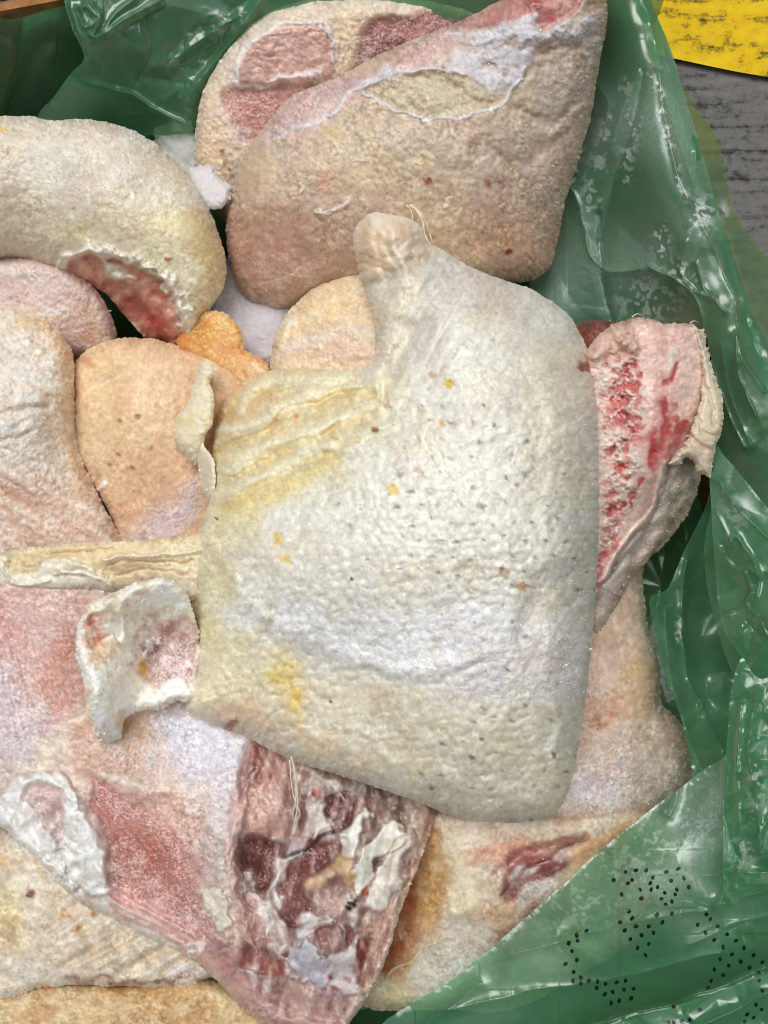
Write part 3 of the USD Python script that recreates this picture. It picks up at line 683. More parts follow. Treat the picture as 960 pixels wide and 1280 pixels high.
g = thing('chicken_leg_quarter', 'whitish crusted piece at the left edge with pink streaks at its lower end', LEG)
build(s, g, (16, 40), crystals=1800)

# ---- tan thigh between the left piece and the big one
s = Surf([(90, 490), (90, 460), (108, 438), (140, 424), (180, 422), (215, 430), (240, 438), (300, 436), (335, 452), (345, 500), (320, 560), (290, 620), (280, 700), (158, 700), (136, 640), (114, 600), (98, 560)], seed=7)
s.heights([(170, 500, -5), (140, 600, -15), (240, 620, -20), (240, 480, -12), (110, 470, -14), (200, 570, -10), (290, 480, -14), (180, 660, -24), (260, 560, -18), (310, 460, -20)]); s.roll(26, 9)
s.fill((224, 190, 152))
s.paint(s.blob(130, 500, 40, 60), (226, 200, 150), .7); s.paint(s.blob(220, 480, 60, 40), (222, 182, 146), .7); s.paint(s.blob(190, 620, 60, 60), (214, 170, 142), .8); s.paint(s.blob(280, 520, 40, 80), (218, 174, 136), .8); s.paint(s.blob(110, 440, 26, 20), (224, 196, 150), .7)
s.tone(26, (228, 206, 172), .4, .4, 1); s.tone(22, (212, 172, 140), .25, .4, 2)
fz = s.poly_mask([(158, 668), (180, 650), (215, 618), (245, 600), (250, 640), (225, 668), (180, 685)], 12, 5); s.ice(s.speck(fz, (218, 206, 212), 3.5, .75, .9, 1, .4)); s.paint(fz, (212, 196, 200), .4)
s.paint(s.blob(112, 452, 8, 7, 0, 1.5, 2), (196, 140, 106), .8)
s.paint(s.line_mask([(100, 500), (130, 478), (150, 470)], 3), (236, 216, 180), .8)
spots(s, [(173, 521, 4, (140, 96, 66), .9), (150, 527, 3, (160, 116, 84), .8), (148, 568, 3.5, (150, 108, 80), .8), (138, 580, 3.5, (160, 116, 84), .8), (166, 583, 3.5, (150, 108, 84), .8), (190, 560, 3, (170, 126, 94), .7), (134, 460, 4, (236, 206, 130), .8)])
pores(s, s.blob(160, 570, 60, 70), 16, 2.2, (176, 132, 98), -.2, .6, 10, seed=9)
m = s.blob(127, 607, 6, 5, 0, 1.5, 2); s.paint(m, (244, 244, 246), 1); s.ice(m); s.bump(m, 1.4)
s.cells(12, .35, .25); pebble(s, 13, .7); s.grit(.04, .025); s.ice(s.speck(np.clip(.2 + .3 * s.n(60, seed=75), 0, 1), (228, 210, 196), 3, .3, .5, 5, .25)); s.mottle((9, 4), (.02, .025))
tan = thing('chicken_thigh', 'smooth tan thigh with a dangling strip of cream fat down its right side', LEG)
build(s, tan, (14, 30), crystals=1300)
s = Surf([(247, 458), (250, 451), (258, 449), (266, 455), (267, 466), (262, 478), (267, 492), (268, 512), (264, 530), (256, 548), (250, 574), (244, 582), (232, 570), (222, 556), (218, 536), (222, 520), (234, 505), (238, 488), (246, 472)], seed=8, rough=1.3)
s.heights([(258, 456, 2), (252, 490, 1), (245, 530, 1), (235, 550, -1), (246, 572, -6), (225, 535, -4)]); s.roll(11, 4.5)
s.fill((232, 220, 188)); s.paint(s.blob(238, 525, 16, 20), (228, 210, 160), .7); s.tone(10, (240, 232, 212), .4, .6, 1); pebble(s, 9, 1.6); pebble(s, 5, .8, 1, 1); s.ice(.5 + 0 * s.U)
s.parts[0] = 'fat'; build(s, tan, (3, 5), {'fat': 'fat_strip'}, crystals=250)
s = Surf([(245, 555), (252, 552), (258, 562), (266, 574), (269, 590), (268, 615), (262, 625), (254, 612), (249, 592), (246, 574)], seed=9, rough=1.0)
s.heights([(252, 560, -2), (262, 590, 2), (262, 618, 0)]); s.roll(8, 3); s.fill((232, 222, 198)); pebble(s, 7, 1.2); s.ice(.6 + 0 * s.U)
s.parts[0] = 'fat'; build(s, tan, (3, 5), {'fat': 'fat_strip'}, crystals=120)
s = Surf([(220, 424), (238, 402), (258, 388), (283, 393), (301, 413), (306, 436), (330, 452), (338, 478), (300, 484), (250, 452), (228, 440)], seed=10)
s.heights([(265, 405, -11), (290, 430, -11), (240, 430, -16), (315, 465, -12)]); s.roll(14, 6); s.fill((224, 176, 110))
s.paint(s.blob(255, 415, 26, 18, -30), (226, 156, 62), .9); s.paint(s.blob(290, 405, 14, 14), (232, 176, 90), .8); s.paint(s.blob(275, 435, 26, 12), (226, 170, 120), .8); s.paint(s.blob(315, 465, 24, 18), (220, 182, 150), .9)
s.tone(8, (240, 196, 130), .4, .7, 1); s.tone(10, (206, 120, 60), .25, .6, 2); pebble(s, 8, 1.3); pebble(s, 5, .7, 1, 1); s.ice(s.speck(np.ones_like(s.U), (240, 220, 190), 3, .2, .7, 3, .3))
s.parts[0] = 'fat'; build(s, tan, (8, 16), {'fat': 'fat_lump'}, crystals=400)

# ---- tan drumstick end tucked behind the big piece
s = Surf([(340, 440), (345, 415), (362, 388), (386, 364), (415, 348), (450, 340), (480, 350), (500, 400), (500, 490), (430, 500), (370, 490), (340, 470)], seed=11)
s.heights([(420, 400, 3), (365, 420, -7), (440, 360, 2), (430, 460, 4), (370, 460, -4), (475, 420, 7)]); s.roll(24, 10)
s.fill((228, 200, 162)); s.paint(s.blob(430, 440, 60, 24, 8), (214, 180, 162), .85); s.paint(s.line_mask([(350, 440), (385, 425), (430, 415), (465, 418)], 16), (222, 208, 196), .8); s.paint(s.blob(400, 385, 40, 20, -20), (232, 204, 156), .7)
s.paint(s.line_mask([(350, 425), (358, 405), (366, 395)], 14), (232, 216, 180), .9); s.bump(s.line_mask([(350, 430), (358, 405), (366, 392)], 12), 2.2); s.paint(s.blob(362, 402, 6, 5), (244, 240, 232), .9)
x = s.n(60, 5, -8, 70); s.z += x * .12; s.paint(sstep(x, .4, 1.4), (236, 220, 196), .35)
pebble(s, 10, 1.3); pebble(s, 5, .8, 1, 1); s.grit(.08, .03); s.ice(s.speck(np.ones_like(s.U), (232, 220, 206), 3, .35, .5, 5, .25)); s.mottle((9, 4), (.02, .025))
g = thing('chicken_drumstick', 'short tan drumstick end tucked left of the big piece\'s pale knuckle', LEG)
build(s, g, (16, 30), crystals=800)

# ---- sawn backbone piece at the right
s = Surf([(738, 430), (752, 415), (772, 403), (795, 396), (815, 400), (832, 405), (866, 404), (877, 418), (884, 445), (888, 480), (886, 520), (880, 570), (868, 625), (842, 668), (812, 698), (787, 728),
          (762, 770), (745, 792), (728, 760), (722, 640), (722, 520), (728, 450)], seed=12, rough=1.6, rough_l=9)
s.heights([(780, 420, 22), (860, 420, 18), (820, 500, 20), (755, 500, 15), (790, 600, 11), (765, 700, 0), (850, 620, -14), (800, 690, -16), (750, 780, -10), (878, 520, 4), (845, 560, 8), (740, 600, 8)]); s.roll(14, 8)
U, V = s.U, s.V
s.fill((226, 196, 184))
lo = s.poly_mask([(905, 470), (880, 520), (850, 565), (833, 578), (829, 602), (813, 650), (783, 690), (753, 735), (743, 775), (740, 810), (900, 810)], 3, 2)
sp = s.poly_mask([(730, 425), (770, 400), (796, 425), (802, 470), (806, 520), (803, 570), (795, 620), (778, 650), (762, 680), (745, 740), (725, 740), (730, 520)], 5, 4)
s.paint(s.poly_mask([(800, 395), (870, 398), (885, 450), (870, 520), (835, 560), (815, 500)], 8, 4), (238, 206, 192), .95); s.tone(20, (232, 186, 174), .4, .6, 2, mask=1 - sp)
band = s.line_mask([(815, 410), (820, 470), (819, 540), (816, 590), (806, 640), (788, 672), (766, 705), (750, 745)], [34, 34, 30, 26, 24, 20, 16, 10], warp=2)
s.paint(band, (232, 188, 176), .9); s.bump(band, 1.2); s.paint(s.line_mask([(822, 470), (818, 540), (818, 610), (803, 650)], 10), (226, 168, 156), .6)
s.paint(sp, (220, 200, 186), .95); s.tone(12, (228, 178, 166), .4, .7, 3, mask=sp)
r1 = np.random.default_rng(3)
ctr = lambda v: np.interp(v, [400, 440, 530, 600, 660, 760], [780, 780, 775, 777, 766, 746])
for i in range(170):                               # marrow cells of the porous bone
    t_ = r1.uniform(0, 1); cv_ = 440 + 300 * t_; cu = ctr(cv_) + r1.normal(0, 13) * (1 - .5 * t_)
    cr = r1.uniform(2.0, 5.5); m = s.blob(cu, cv_, cr * 1.5, cr * .8, r1.uniform(-50, 40), 1.3, 2.2, 7, i % 5)
    s.paint(m * sp, [(190, 86, 86), (166, 62, 64), (212, 124, 116), (206, 108, 104)][i % 4], r1.uniform(.35, .85)); s.bump(m * sp, -1.1)
for u, v, a, b, an in [(778, 443, 16, 8, -15), (786, 480, 8, 10, 0), (768, 525, 18, 13, 20), (776, 580, 10, 5, -10), (795, 500, 7, 12, 0), (797, 545, 8, 10, 0), (766, 632, 14, 6, -30), (760, 690, 9, 20, 25), (747, 716, 8, 22, 15), (745, 768, 6, 16, 10), (787, 475, 6, 8, 0)]:
    m = s.blob(u, v, a, b, an, 1.2, 4, 9); s.paint(m, (178, 64, 64), .65); s.bump(m, -.7)
for i in range(150):                               # pale flakes between them
    t_ = r1.uniform(0, 1); cv_ = 415 + 320 * t_; cu = ctr(cv_) - 4 + r1.normal(0, 15) * (1 - .4 * t_)
    m = s.blob(cu, cv_, r1.uniform(2, 5.5), r1.uniform(1.4, 3), r1.uniform(-60, 60), 1.5, 2, 7, i % 4) * sp; s.paint(m, (238, 226, 214), .85); s.bump(m, .9)
for p, w in [([(840, 452), (838, 465), (833, 480)], 8), ([(832, 503), (832, 520), (834, 530)], 10), ([(816, 540), (816, 560), (813, 578)], 14), ([(852, 530), (838, 540), (826, 556), (818, 566)], 12), ([(868, 524), (852, 545), (840, 565)], 9), ([(800, 600), (790, 640)], 5)]:
    m = s.line_mask(p, w * 1.3, warp=4, wl=14) * sstep(s.n(14, 8, 70, seed=91) + .4 * s.n(5, seed=92), -1.3, .1); s.paint(m, (190, 62, 64), .85); s.bump(m, -.6)
s.paint(s.line_mask([(850, 540), (842, 560), (834, 585)], 10, warp=3), (150, 96, 100), .6)
s.paint(s.line_mask([(846, 438), (840, 446), (838, 458)], 9), (246, 234, 220), .9); s.paint(s.line_mask([(850, 412), (866, 425), (868, 460)], 12), (232, 192, 182), .7)
P_ = s.poly_mask([(740, 425), (765, 405), (798, 398), (796, 430), (770, 445), (745, 450)], 6, 5); s.paint(P_, (214, 178, 160), .9); s.tone(9, (186, 140, 120), .4, .7, 4, mask=P_); s.bump(P_ * s.n(12, seed=93), 1.2)
s.paint(lo, (200, 172, 152), .97); s.tone(14, (202, 182, 166), .4, .6, 1, mask=lo); s.tone(9, (150, 122, 108), .2, .6, 7, mask=lo); s.bump(lo, -4); s.bump(lo * s.n(16, 9, -50, seed=94), 1.2)
st_ = s.line_mask([(842, 588), (832, 620), (815, 652), (785, 697), (762, 735), (748, 785)], [10, 13, 14, 14, 12, 8], warp=3); s.paint(st_, (212, 200, 194), .9); s.bump(st_, 1.6)
m = s.line_mask([(838, 570), (830, 603), (812, 652), (782, 690), (752, 736)], [5, 5, 5, 5, 4]); s.paint(m, (150, 110, 106), .7); s.bump(m, -1.2)
m = s.line_mask([(828, 580), (824, 610), (808, 648), (778, 688), (750, 730)], [5, 6, 6, 6, 4]); s.paint(m, (240, 208, 198), .9); s.bump(m, 1.4)
m = s.line_mask([(728, 560), (736, 590), (742, 612), (750, 622)], [14, 14, 12, 6]); s.paint(m, (230, 219, 204), .9); s.bump(m, 1.2)
s.as_part(sp - lo, 'bone'); s.as_part(np.clip(1 - sp - lo, 0, 1), 'meat')
s.sat(.92); pebble(s, 8, 1.1); pebble(s, 5, .8, 1, 1); s.mottle((8, 4), (.04, .04)); s.ice(s.speck(lo * .8 + .1, (214, 204, 196), 3, .4, .5, 5, .3))
bone = thing('chicken_back_piece', 'sawn red and pink backbone piece standing against the green plastic', LEG)
build(s, bone, (24, 60), crystals=900)
s = Surf([(866, 408), (876, 418), (886, 444), (892, 468), (901, 492), (905, 520), (900, 545), (894, 560), (891, 580), (889, 599), (880, 594), (872, 589), (866, 577), (856, 573), (848, 582), (836, 580), (843, 568), (858, 552), (868, 525), (877, 490), (874, 445)], seed=13, rough=1.4)
s.heights([(880, 460, 15), (890, 530, 13), (870, 550, 15), (885, 590, 6), (845, 570, 10), (868, 500, 16)]); s.roll(9, 5)
s.fill((222, 202, 174)); s.tone(14, (234, 220, 198), .4, .6, 1); s.paint(s.line_mask([(868, 430), (868, 490), (850, 540)], 14), (206, 186, 180), .8); s.paint(s.blob(885, 500, 16, 40, -8), (232, 216, 192), .8); s.paint(s.blob(870, 572, 26, 12), (230, 204, 190), .8)
for p in [[(866, 520), (880, 540), (898, 545)], [(860, 545), (876, 560), (892, 568)], [(875, 450), (886, 490), (893, 530)]]:
    m = s.line_mask(p, 6); s.bump(m, -1.6); s.paint(m, (206, 180, 164), .5)
pebble(s, 9, 1.1); pebble(s, 5, .6, 1, 1); s.ice(.3 + 0 * s.U); build(s, bone, (3, 5), {'skin': 'skin_flap'}, crystals=200)
for p in [[(888, 470, 12), (893, 473, 11), (897, 478, 9)], [(862, 404, 18), (868, 401, 16), (874, 404, 13)], [(790, 396, 20), (797, 392, 21), (803, 395, 19)], [(736, 585, 14), (741, 578, 15), (739, 597, 13)]]:
    strand(bone + '/sinew', p, .22)

# ---- frosted tan piece low at the right
s = Surf([(640, 700), (790, 690), (803, 730), (809, 780), (824, 830), (828, 880), (848, 900), (868, 955), (845, 1000), (800, 1025), (700, 1032), (630, 1010), (630, 800)], seed=14)
s.heights([(760, 760, -22), (790, 860, -20), (760, 950, -18), (850, 950, -34), (720, 1010, -16), (820, 1000, -28), (680, 900, -16), (800, 730, -34), (822, 850, -30)]); s.roll(26, 12)
s.fill((202, 176, 156)); s.paint(s.blob(770, 820, 40, 60), (206, 172, 148), .8); s.paint(s.blob(765, 890, 50, 30), (206, 164, 138), .7); s.paint(s.blob(795, 860, 18, 50, -10), (216, 184, 140), .7)
s.paint(s.blob(750, 985, 80, 34), (210, 198, 200), .85); s.paint(s.line_mask([(815, 800), (832, 880), (852, 950), (845, 1000)], [20, 26, 34, 34]), (176, 156, 144), .8)
s.tone(24, (218, 202, 190), .4, .45, 1); s.tone(26, (192, 152, 126), .25, .35, 2)
spots(s, [(748, 905, 8, (170, 104, 72), .7), (764, 893, 7, (206, 150, 120), .7), (800, 830, 12, (222, 190, 140), .7)])
fz = np.clip(s.blob(750, 985, 90, 36) + .5 * s.blob(740, 930, 60, 40) + .4 * s.blob(850, 930, 26, 60), 0, 1); s.ice(s.speck(fz, (224, 216, 220), 3.4, .55, .8, 1, .4))
pebble(s, 11, 1.6); pebble(s, 6, .5, 1, 1); s.grit(.07, .04); s.mottle((9, 4), (.03, .03))
g = thing('chicken_thigh', 'tan frosted thigh low at the right, half under the uppermost piece', LEG)
build(s, g, (22, 50), crystals=1400)

# ---- piece at the lower left with its raw inner side up
s = Surf([(-60, 700), (0, 694), (60, 690), (130, 690), (200, 690), (300, 690), (420, 760), (520, 900), (556, 985), (546, 1015), (532, 1060), (512, 1110), (494, 1160), (482, 1200), (462, 1240), (442, 1274), (420, 1292),
          (350, 1288), (312, 1268), (277, 1232), (247, 1204), (224, 1190), (180, 1170), (136, 1146), (100, 1128), (60, 1088), (20, 1050), (0, 1034), (-60, 1015)], seed=15, rough=1.2)
s.heights([(60, 780, 0), (60, 900, 4), (150, 950, 2), (220, 900, -8), (200, 1050, 3), (290, 960, -2), (330, 1000, 2), (450, 1050, 8), (400, 1200, 6), (500, 1080, -2), (150, 1120, -4), (240, 1130, 0), (60, 1040, 6), (10, 1010, 4),
           (380, 1100, 4), (300, 1200, 0), (340, 1270, -6), (460, 1200, 0), (400, 950, -8), (470, 985, -6), (300, 800, -10), (200, 800, -6), (440, 850, -10), (230, 1185, -6), (530, 1000, -12)]); s.roll(11, 6)
U, V = s.U, s.V
s.fill((210, 182, 168))
def P(pts, c, a=.9, fe=8, w=5, mm=0, wl=26, sd=0):
    m = s.poly_mask(pts, fe, w, wl, sd); s.paint(m, c, a)
    if mm: s.bump(m, mm)
    return m
def L(pts, w, c, a=.9, mm=0, wp=3, sd=0):
    m = s.line_mask(pts, w, warp=wp, seed=sd); s.paint(m, c, a)
    if mm: s.bump(m, mm)
    return m
meat = P([(-60, 735), (0, 735), (60, 738), (110, 760), (100, 830), (90, 880), (40, 920), (-60, 930)], (208, 164, 154), .95, 14)
P([(0, 740), (30, 740), (26, 800), (0, 830), (-60, 800)], (208, 148, 142), .6, 16)
P([(60, 800), (95, 800), (100, 860), (70, 890), (45, 900), (60, 850)], (188, 118, 94), .85, 14)
x = s.n(50, 5, 75, 71); s.z += x * .15 * meat; s.paint(sstep(x, .3, 1.5) * meat, (214, 172, 160), .3)
P([(80, 740), (120, 745), (100, 775)], (206, 164, 148), .8, 8)
lav = np.clip(P([(-60, 820), (0, 825), (40, 880), (60, 900), (30, 960), (-60, 980)], (206, 196, 204), .75, 22) + .5 * meat, 0, 1)
s.ice(s.speck(lav, (222, 206, 206), 3.2, .4, .75, 1, .3))
P([(90, 890), (110, 860), (110, 900), (70, 950), (40, 975), (20, 970), (50, 920)], (224, 208, 184), .85, 12)
P([(90, 900), (150, 890), (170, 930), (180, 960), (110, 970), (85, 940)], (200, 150, 120), .85, 14)
P([(145, 905), (200, 880), (235, 900), (200, 935), (150, 940)], (206, 162, 122), .8, 12); s.paint(s.blob(158, 905, 10, 12), (176, 116, 70), .8)
P([(190, 900), (250, 885), (310, 930), (305, 990), (250, 985), (210, 950)], (206, 206, 222), .85, 20)
P([(120, 965), (160, 970), (205, 985), (240, 980), (190, 1000), (140, 992)], (216, 200, 184), .9, 7, 4, 1.2)
red = P([(108, 970), (135, 985), (180, 1000), (225, 1000), (250, 1030), (262, 1080), (268, 1120), (250, 1165), (190, 1135), (140, 1112), (130, 1060), (118, 1010)], (190, 126, 114), .97, 10, 5, -2.0)
P([(120, 985), (140, 1000), (145, 1050), (138, 1100), (128, 1060)], (172, 92, 88), .7, 12)
s.paint(s.blob(185, 1065, 40, 24, 35), (182, 98, 82), .6)
P([(180, 1000), (235, 985), (260, 1010), (240, 1040), (200, 1025)], (220, 176, 152), .85, 12)
x = s.n(60, 5, 55, 72); s.z += x * .2 * red; s.paint(sstep(x, .3, 1.2) * red, (200, 138, 126), .35)
P([(230, 1040), (270, 1030), (295, 1050), (290, 1110), (265, 1110), (245, 1080)], (202, 188, 176), .8, 14, 6, 1.0)
P([(240, 985), (290, 960), (310, 1000), (290, 1035), (258, 1030)], (206, 192, 190), .75, 14)
s.ice(s.speck(red, (226, 186, 178), 2.8, .42, .9, 2, .35))
s.ice(s.speck(np.clip(s.blob(250, 940, 60, 50) + .6 * s.blob(280, 1040, 40, 60) + .7 * s.blob(230, 1150, 40, 30) + .6 * s.blob(150, 940, 60, 30), 0, 1), (222, 218, 228), 3.2, .55, .85, 3, .4))
L([(120, 755), (118, 765), (100, 790)], 5, (226, 210, 196), .6)
# heavy white skin edge at the far left
wr = P([(-60, 992), (0, 990), (28, 968), (66, 966), (92, 985), (108, 1015), (124, 1060), (134, 1092), (136, 1122), (112, 1122), (84, 1116), (50, 1095), (14, 1056), (-10, 1045), (-60, 1030)], (242, 239, 234), .97, 4, 4, 3.2)
ho = P([(28, 996), (60, 984), (78, 1000), (76, 1040), (68, 1056), (50, 1030)], (200, 160, 156), .9, 7, 4, -2.6); s.ice(s.speck(ho, (228, 212, 214), 3, .5, .8, 4, .3))
s.tone(12, (220, 208, 196), .3, .5, 6, mask=wr); s.bump(wr * s.n(10, seed=81), .5); s.bump(wr * s.n(24, 9, 60, seed=82), .6)
L([(96, 1000), (112, 1050), (124, 1095), (138, 1126)], [18, 28, 30, 18], (244, 242, 238), .95, 2.2)
L([(5, 1040), (30, 1062), (60, 1085), (100, 1118)], [18, 22, 22, 18], (242, 238, 232), .9, 1.6); L([(40, 975), (20, 1000), (10, 1020)], [14, 16, 10], (240, 237, 234), .8, 1.4); L([(70, 1060), (84, 1085), (100, 1105)], 5, (206, 194, 184), .5, -1.4); L([(50, 1055), (66, 1078), (86, 1100)], 5, (212, 200, 190), .4, -1.2)
L([(128, 1132), (165, 1156), (205, 1177), (238, 1188)], [26, 20, 15, 8], (238, 228, 218), 1, 1.4)
st = P([(138, 1112), (165, 1120), (215, 1142), (248, 1170), (236, 1184), (200, 1168), (160, 1148), (140, 1136)], (216, 164, 156), .95, 5, 2, 1.2)
x = s.n(60, 4, 28, 73); s.z += x * .5 * st; s.paint(sstep(x, .2, 1.1) * st, (232, 198, 188), .7)
P([(225, 1185), (250, 1180), (290, 1215), (330, 1262), (400, 1280), (350, 1290), (312, 1270), (277, 1234), (247, 1206)], (204, 158, 146), .9, 8, 4)
P([(232, 1182), (252, 1180), (258, 1192), (244, 1198)], (234, 220, 212), .9, 4, 3, 1.4)
P([(250, 1160), (280, 1170), (300, 1230), (270, 1215)], (176, 122, 122), .7, 12)
# dark cavity with fat and membranes
fat = np.zeros_like(U)
def FT(m):
    global fat
    fat = np.maximum(fat, m); return m
cv = s.poly_mask([(322, 925), (545, 985), (520, 1085), (490, 1140), (476, 1200), (440, 1275), (350, 1262), (296, 1215), (306, 1150), (292, 1080), (298, 1010)], 10, 4)
s.paint(cv, (150, 112, 104), .9); s.tone(26, (190, 160, 152), .35, .6, 8, mask=cv); s.tone(20, (104, 60, 54), .4, .7, 9, mask=cv)
s.bump(cv, -4.0); s.bump(cv * s.n(22, seed=84), .9)
P([(318, 933), (357, 943), (364, 1010), (374, 1044), (343, 1051), (306, 1051), (299, 1010), (313, 963)], (202, 158, 144), .95, 6, 3, 2.0)
P([(316, 932), (330, 938), (326, 975), (316, 980)], (160, 98, 84), .85, 5, 3); P([(345, 1000), (368, 990), (372, 1040), (355, 1048)], (206, 176, 166), .6, 7)
s.paint(s.line_mask([(310, 1046), (335, 1050), (352, 1048)], 5), (226, 212, 204), .8)
P([(370, 958), (428, 970), (440, 985), (415, 1037), (384, 1046), (372, 1010)], (200, 190, 182), .9, 6, 4)
P([(436, 985), (480, 985), (540, 1005), (530, 1040), (505, 1040), (470, 1010), (445, 1000)], (150, 128, 114), .9, 7, 5); P([(446, 975), (470, 985), (462, 1002), (446, 995)], (92, 78, 74), .8, 6, 4)
s.bump(s.poly_mask([(312, 1050), (430, 1010), (445, 1040), (400, 1150), (350, 1170), (310, 1115)], 16, 5), -4.5)
d1 = P([(303, 1054), (350, 1051), (348, 1071), (337, 1095), (333, 1114), (313, 1114), (302, 1080)], (98, 50, 44), .97, 4, 4, -3)
d2 = P([(357, 1078), (387, 1058), (425, 1041), (430, 1058), (415, 1075), (401, 1092), (383, 1098), (386, 1139), (371, 1155), (343, 1138), (341, 1112), (355, 1098)], (122, 68, 64), .97, 4, 4, -3)
d3 = P([(418, 1000), (446, 992), (443, 1017), (430, 1036), (414, 1021)], (84, 38, 40), .97, 4, 4, -2.5)
P([(372, 1005), (384, 1000), (386, 1030), (376, 1040)], (124, 78, 80), .85, 4, 4); P([(366, 960), (380, 965), (378, 990), (370, 1000)], (150, 96, 84), .8, 4, 4)
s.tone(8, (150, 96, 90), .35, .6, 14, mask=np.clip(d1 + d2 + d3, 0, 1)); s.ice(s.speck(np.clip(d1 + d2 + d3, 0, 1), (186, 150, 146), 3, .2, .7, 5, .3))
P([(350, 1049), (377, 1052), (380, 1066), (356, 1072)], (194, 182, 192), .9, 5, 3, .6)
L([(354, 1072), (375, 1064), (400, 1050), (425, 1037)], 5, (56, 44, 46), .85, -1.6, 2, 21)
FT(P([(428, 1048), (445, 1018), (459, 1015), (456, 1044), (442, 1068), (428, 1078)], (246, 242, 232), 1, 3, 3, 2.6, 16, 4))
FT(P([(442, 1112), (448, 1075), (469, 1044), (496, 1025), (508, 1041), (489, 1065), (470, 1076), (463, 1105), (448, 1120)], (246, 243, 230), 1, 3, 3, 3.0, 16, 1))
FT(P([(474, 1080), (506, 1044), (517, 1054), (498, 1092), (490, 1119), (470, 1136), (459, 1132), (469, 1100)], (238, 230, 216), 1, 4, 3, 2.0, 16, 2))
L([(470, 1078), (488, 1066), (508, 1044)], 4, (190, 170, 150), .7, -1.6); L([(446, 1072), (458, 1048), (478, 1028)], 4, (196, 180, 160), .7, -1.6)
FT(P([(402, 1000), (414, 1005), (412, 1030), (398, 1048), (388, 1046), (396, 1025)], (232, 226, 216), .97, 4, 4, 1.8, 16, 3)); FT(L([(412, 975), (422, 985), (430, 998)], [10, 12, 6], (220, 212, 196), .9, 1.4))
FT(L([(352, 1074), (345, 1100), (338, 1124), (343, 1166)], [11, 14, 12, 8], (244, 238, 232), 1, 2.2, 4, 5))
FT(L([(306, 1090), (312, 1115), (325, 1135), (345, 1150), (356, 1180), (362, 1215)], [9, 14, 18, 20, 16, 9], (238, 228, 222), .9, 2.0, 4, 6))
FT(L([(318, 1120), (338, 1128), (352, 1122)], [6, 9, 6], (234, 226, 218), .9, 1.5, 4, 7)); FT(L([(322, 1170), (340, 1182), (352, 1205), (368, 1232)], [6, 9, 9, 6], (230, 218, 212), .8, 1.2, 5, 8)); FT(L([(330, 1150), (322, 1165), (312, 1172)], [6, 8, 5], (228, 216, 208), .85, 1.2, 4, 9))
P([(401, 1112), (437, 1122), (415, 1148), (387, 1136)], (200, 158, 148), .9, 6, 5, 1.0); s.ice(s.speck(s.blob(408, 1128, 20, 14), (226, 208, 202), 3, .5, .8, 6, .3))
FT(L([(440, 1122), (446, 1140), (440, 1165), (444, 1182)], [12, 16, 14, 8], (232, 222, 212), .97, 1.8, 4, 10)); FT(L([(408, 1150), (424, 1162), (420, 1184)], [8, 10, 6], (226, 216, 212), .9, 1.6, 4, 9))
FT(P([(367, 1172), (374, 1154), (392, 1143), (420, 1145), (418, 1160), (400, 1160), (386, 1168), (374, 1180)], (232, 226, 226), 1, 4, 4, 2.0, 14, 11))
P([(384, 1160), (415, 1158), (411, 1182), (398, 1188)], (152, 108, 102), .95, 4, 4, -1)
lil = P([(366, 1176), (386, 1169), (400, 1188), (412, 1212), (403, 1231), (376, 1226), (363, 1202)], (188, 184, 194), 1, 3, 3, 1.8, 14, 12); s.tone(16, (204, 200, 206), .4, .6, 7, mask=lil); s.bump(lil * s.n(10, seed=87), .5)
lil = np.maximum(lil, P([(411, 1190), (446, 1178), (443, 1214), (460, 1236), (438, 1246), (414, 1228)], (208, 200, 200), .97, 4, 4, 1.0))
P([(449, 1178), (471, 1186), (461, 1229), (447, 1210)], (122, 50, 46), .97, 3, 3, -.8); P([(428, 1163), (443, 1163), (436, 1187), (417, 1187)], (126, 78, 76), .9, 5, 5, -1); spots(s, [(414, 1222, 5, (140, 60, 60), .85), (432, 1225, 6, (150, 96, 96), .7)])
rl = P([(297, 1188), (350, 1188), (348, 1222), (302, 1214)], (162, 84, 76), .95, 7, 6, -1.2); s.tone(10, (196, 130, 122), .4, .6, 15, mask=rl); s.paint(s.blob(318, 1204, 14, 6, -20, warp=4), (232, 214, 210), .9)
P([(296, 1215), (350, 1225), (420, 1245), (445, 1262), (420, 1290), (340, 1280)], (198, 158, 150), .92, 9, 6, 1.0); P([(300, 1210), (330, 1225), (345, 1240), (320, 1236)], (226, 212, 210), .8, 5, 4, .8); P([(400, 1235), (440, 1245), (430, 1262), (396, 1255)], (190, 160, 162), .7, 8, 5)
P([(300, 1108), (318, 1140), (330, 1190), (312, 1186), (296, 1150)], (204, 158, 150), .85, 6, 4)
FT(P([(254, 1112), (270, 1103), (284, 1122), (280, 1142), (284, 1162), (268, 1166), (262, 1140), (254, 1132)], (232, 222, 206), .97, 4, 4, 2.4, 14, 13))
L([(316, 958), (300, 1000), (292, 1040), (290, 1075), (297, 1119), (308, 1166), (320, 1190)], [9, 13, 13, 13, 12, 10, 6], (212, 172, 162), .95, 2.8, 3, 14)
L([(318, 965), (304, 1005), (297, 1045), (296, 1080), (304, 1120)], 4, (236, 214, 204), .85, 1.2, 3, 15); L([(312, 962), (291, 1030), (284, 1080), (290, 1120)], 3.5, (228, 196, 188), .8, .8, 3, 16); L([(300, 1070), (303, 1110), (315, 1150)], 3.5, (150, 100, 94), .6, -1.0, 3, 17)
for i, p in enumerate([[(362, 945), (369, 985), (366, 1020)], [(366, 948), (374, 980), (370, 1030), (362, 1050)]]):
    FT(L(p, 4.5, (230, 219, 202), .9, 1.2, 2, 17 + i))
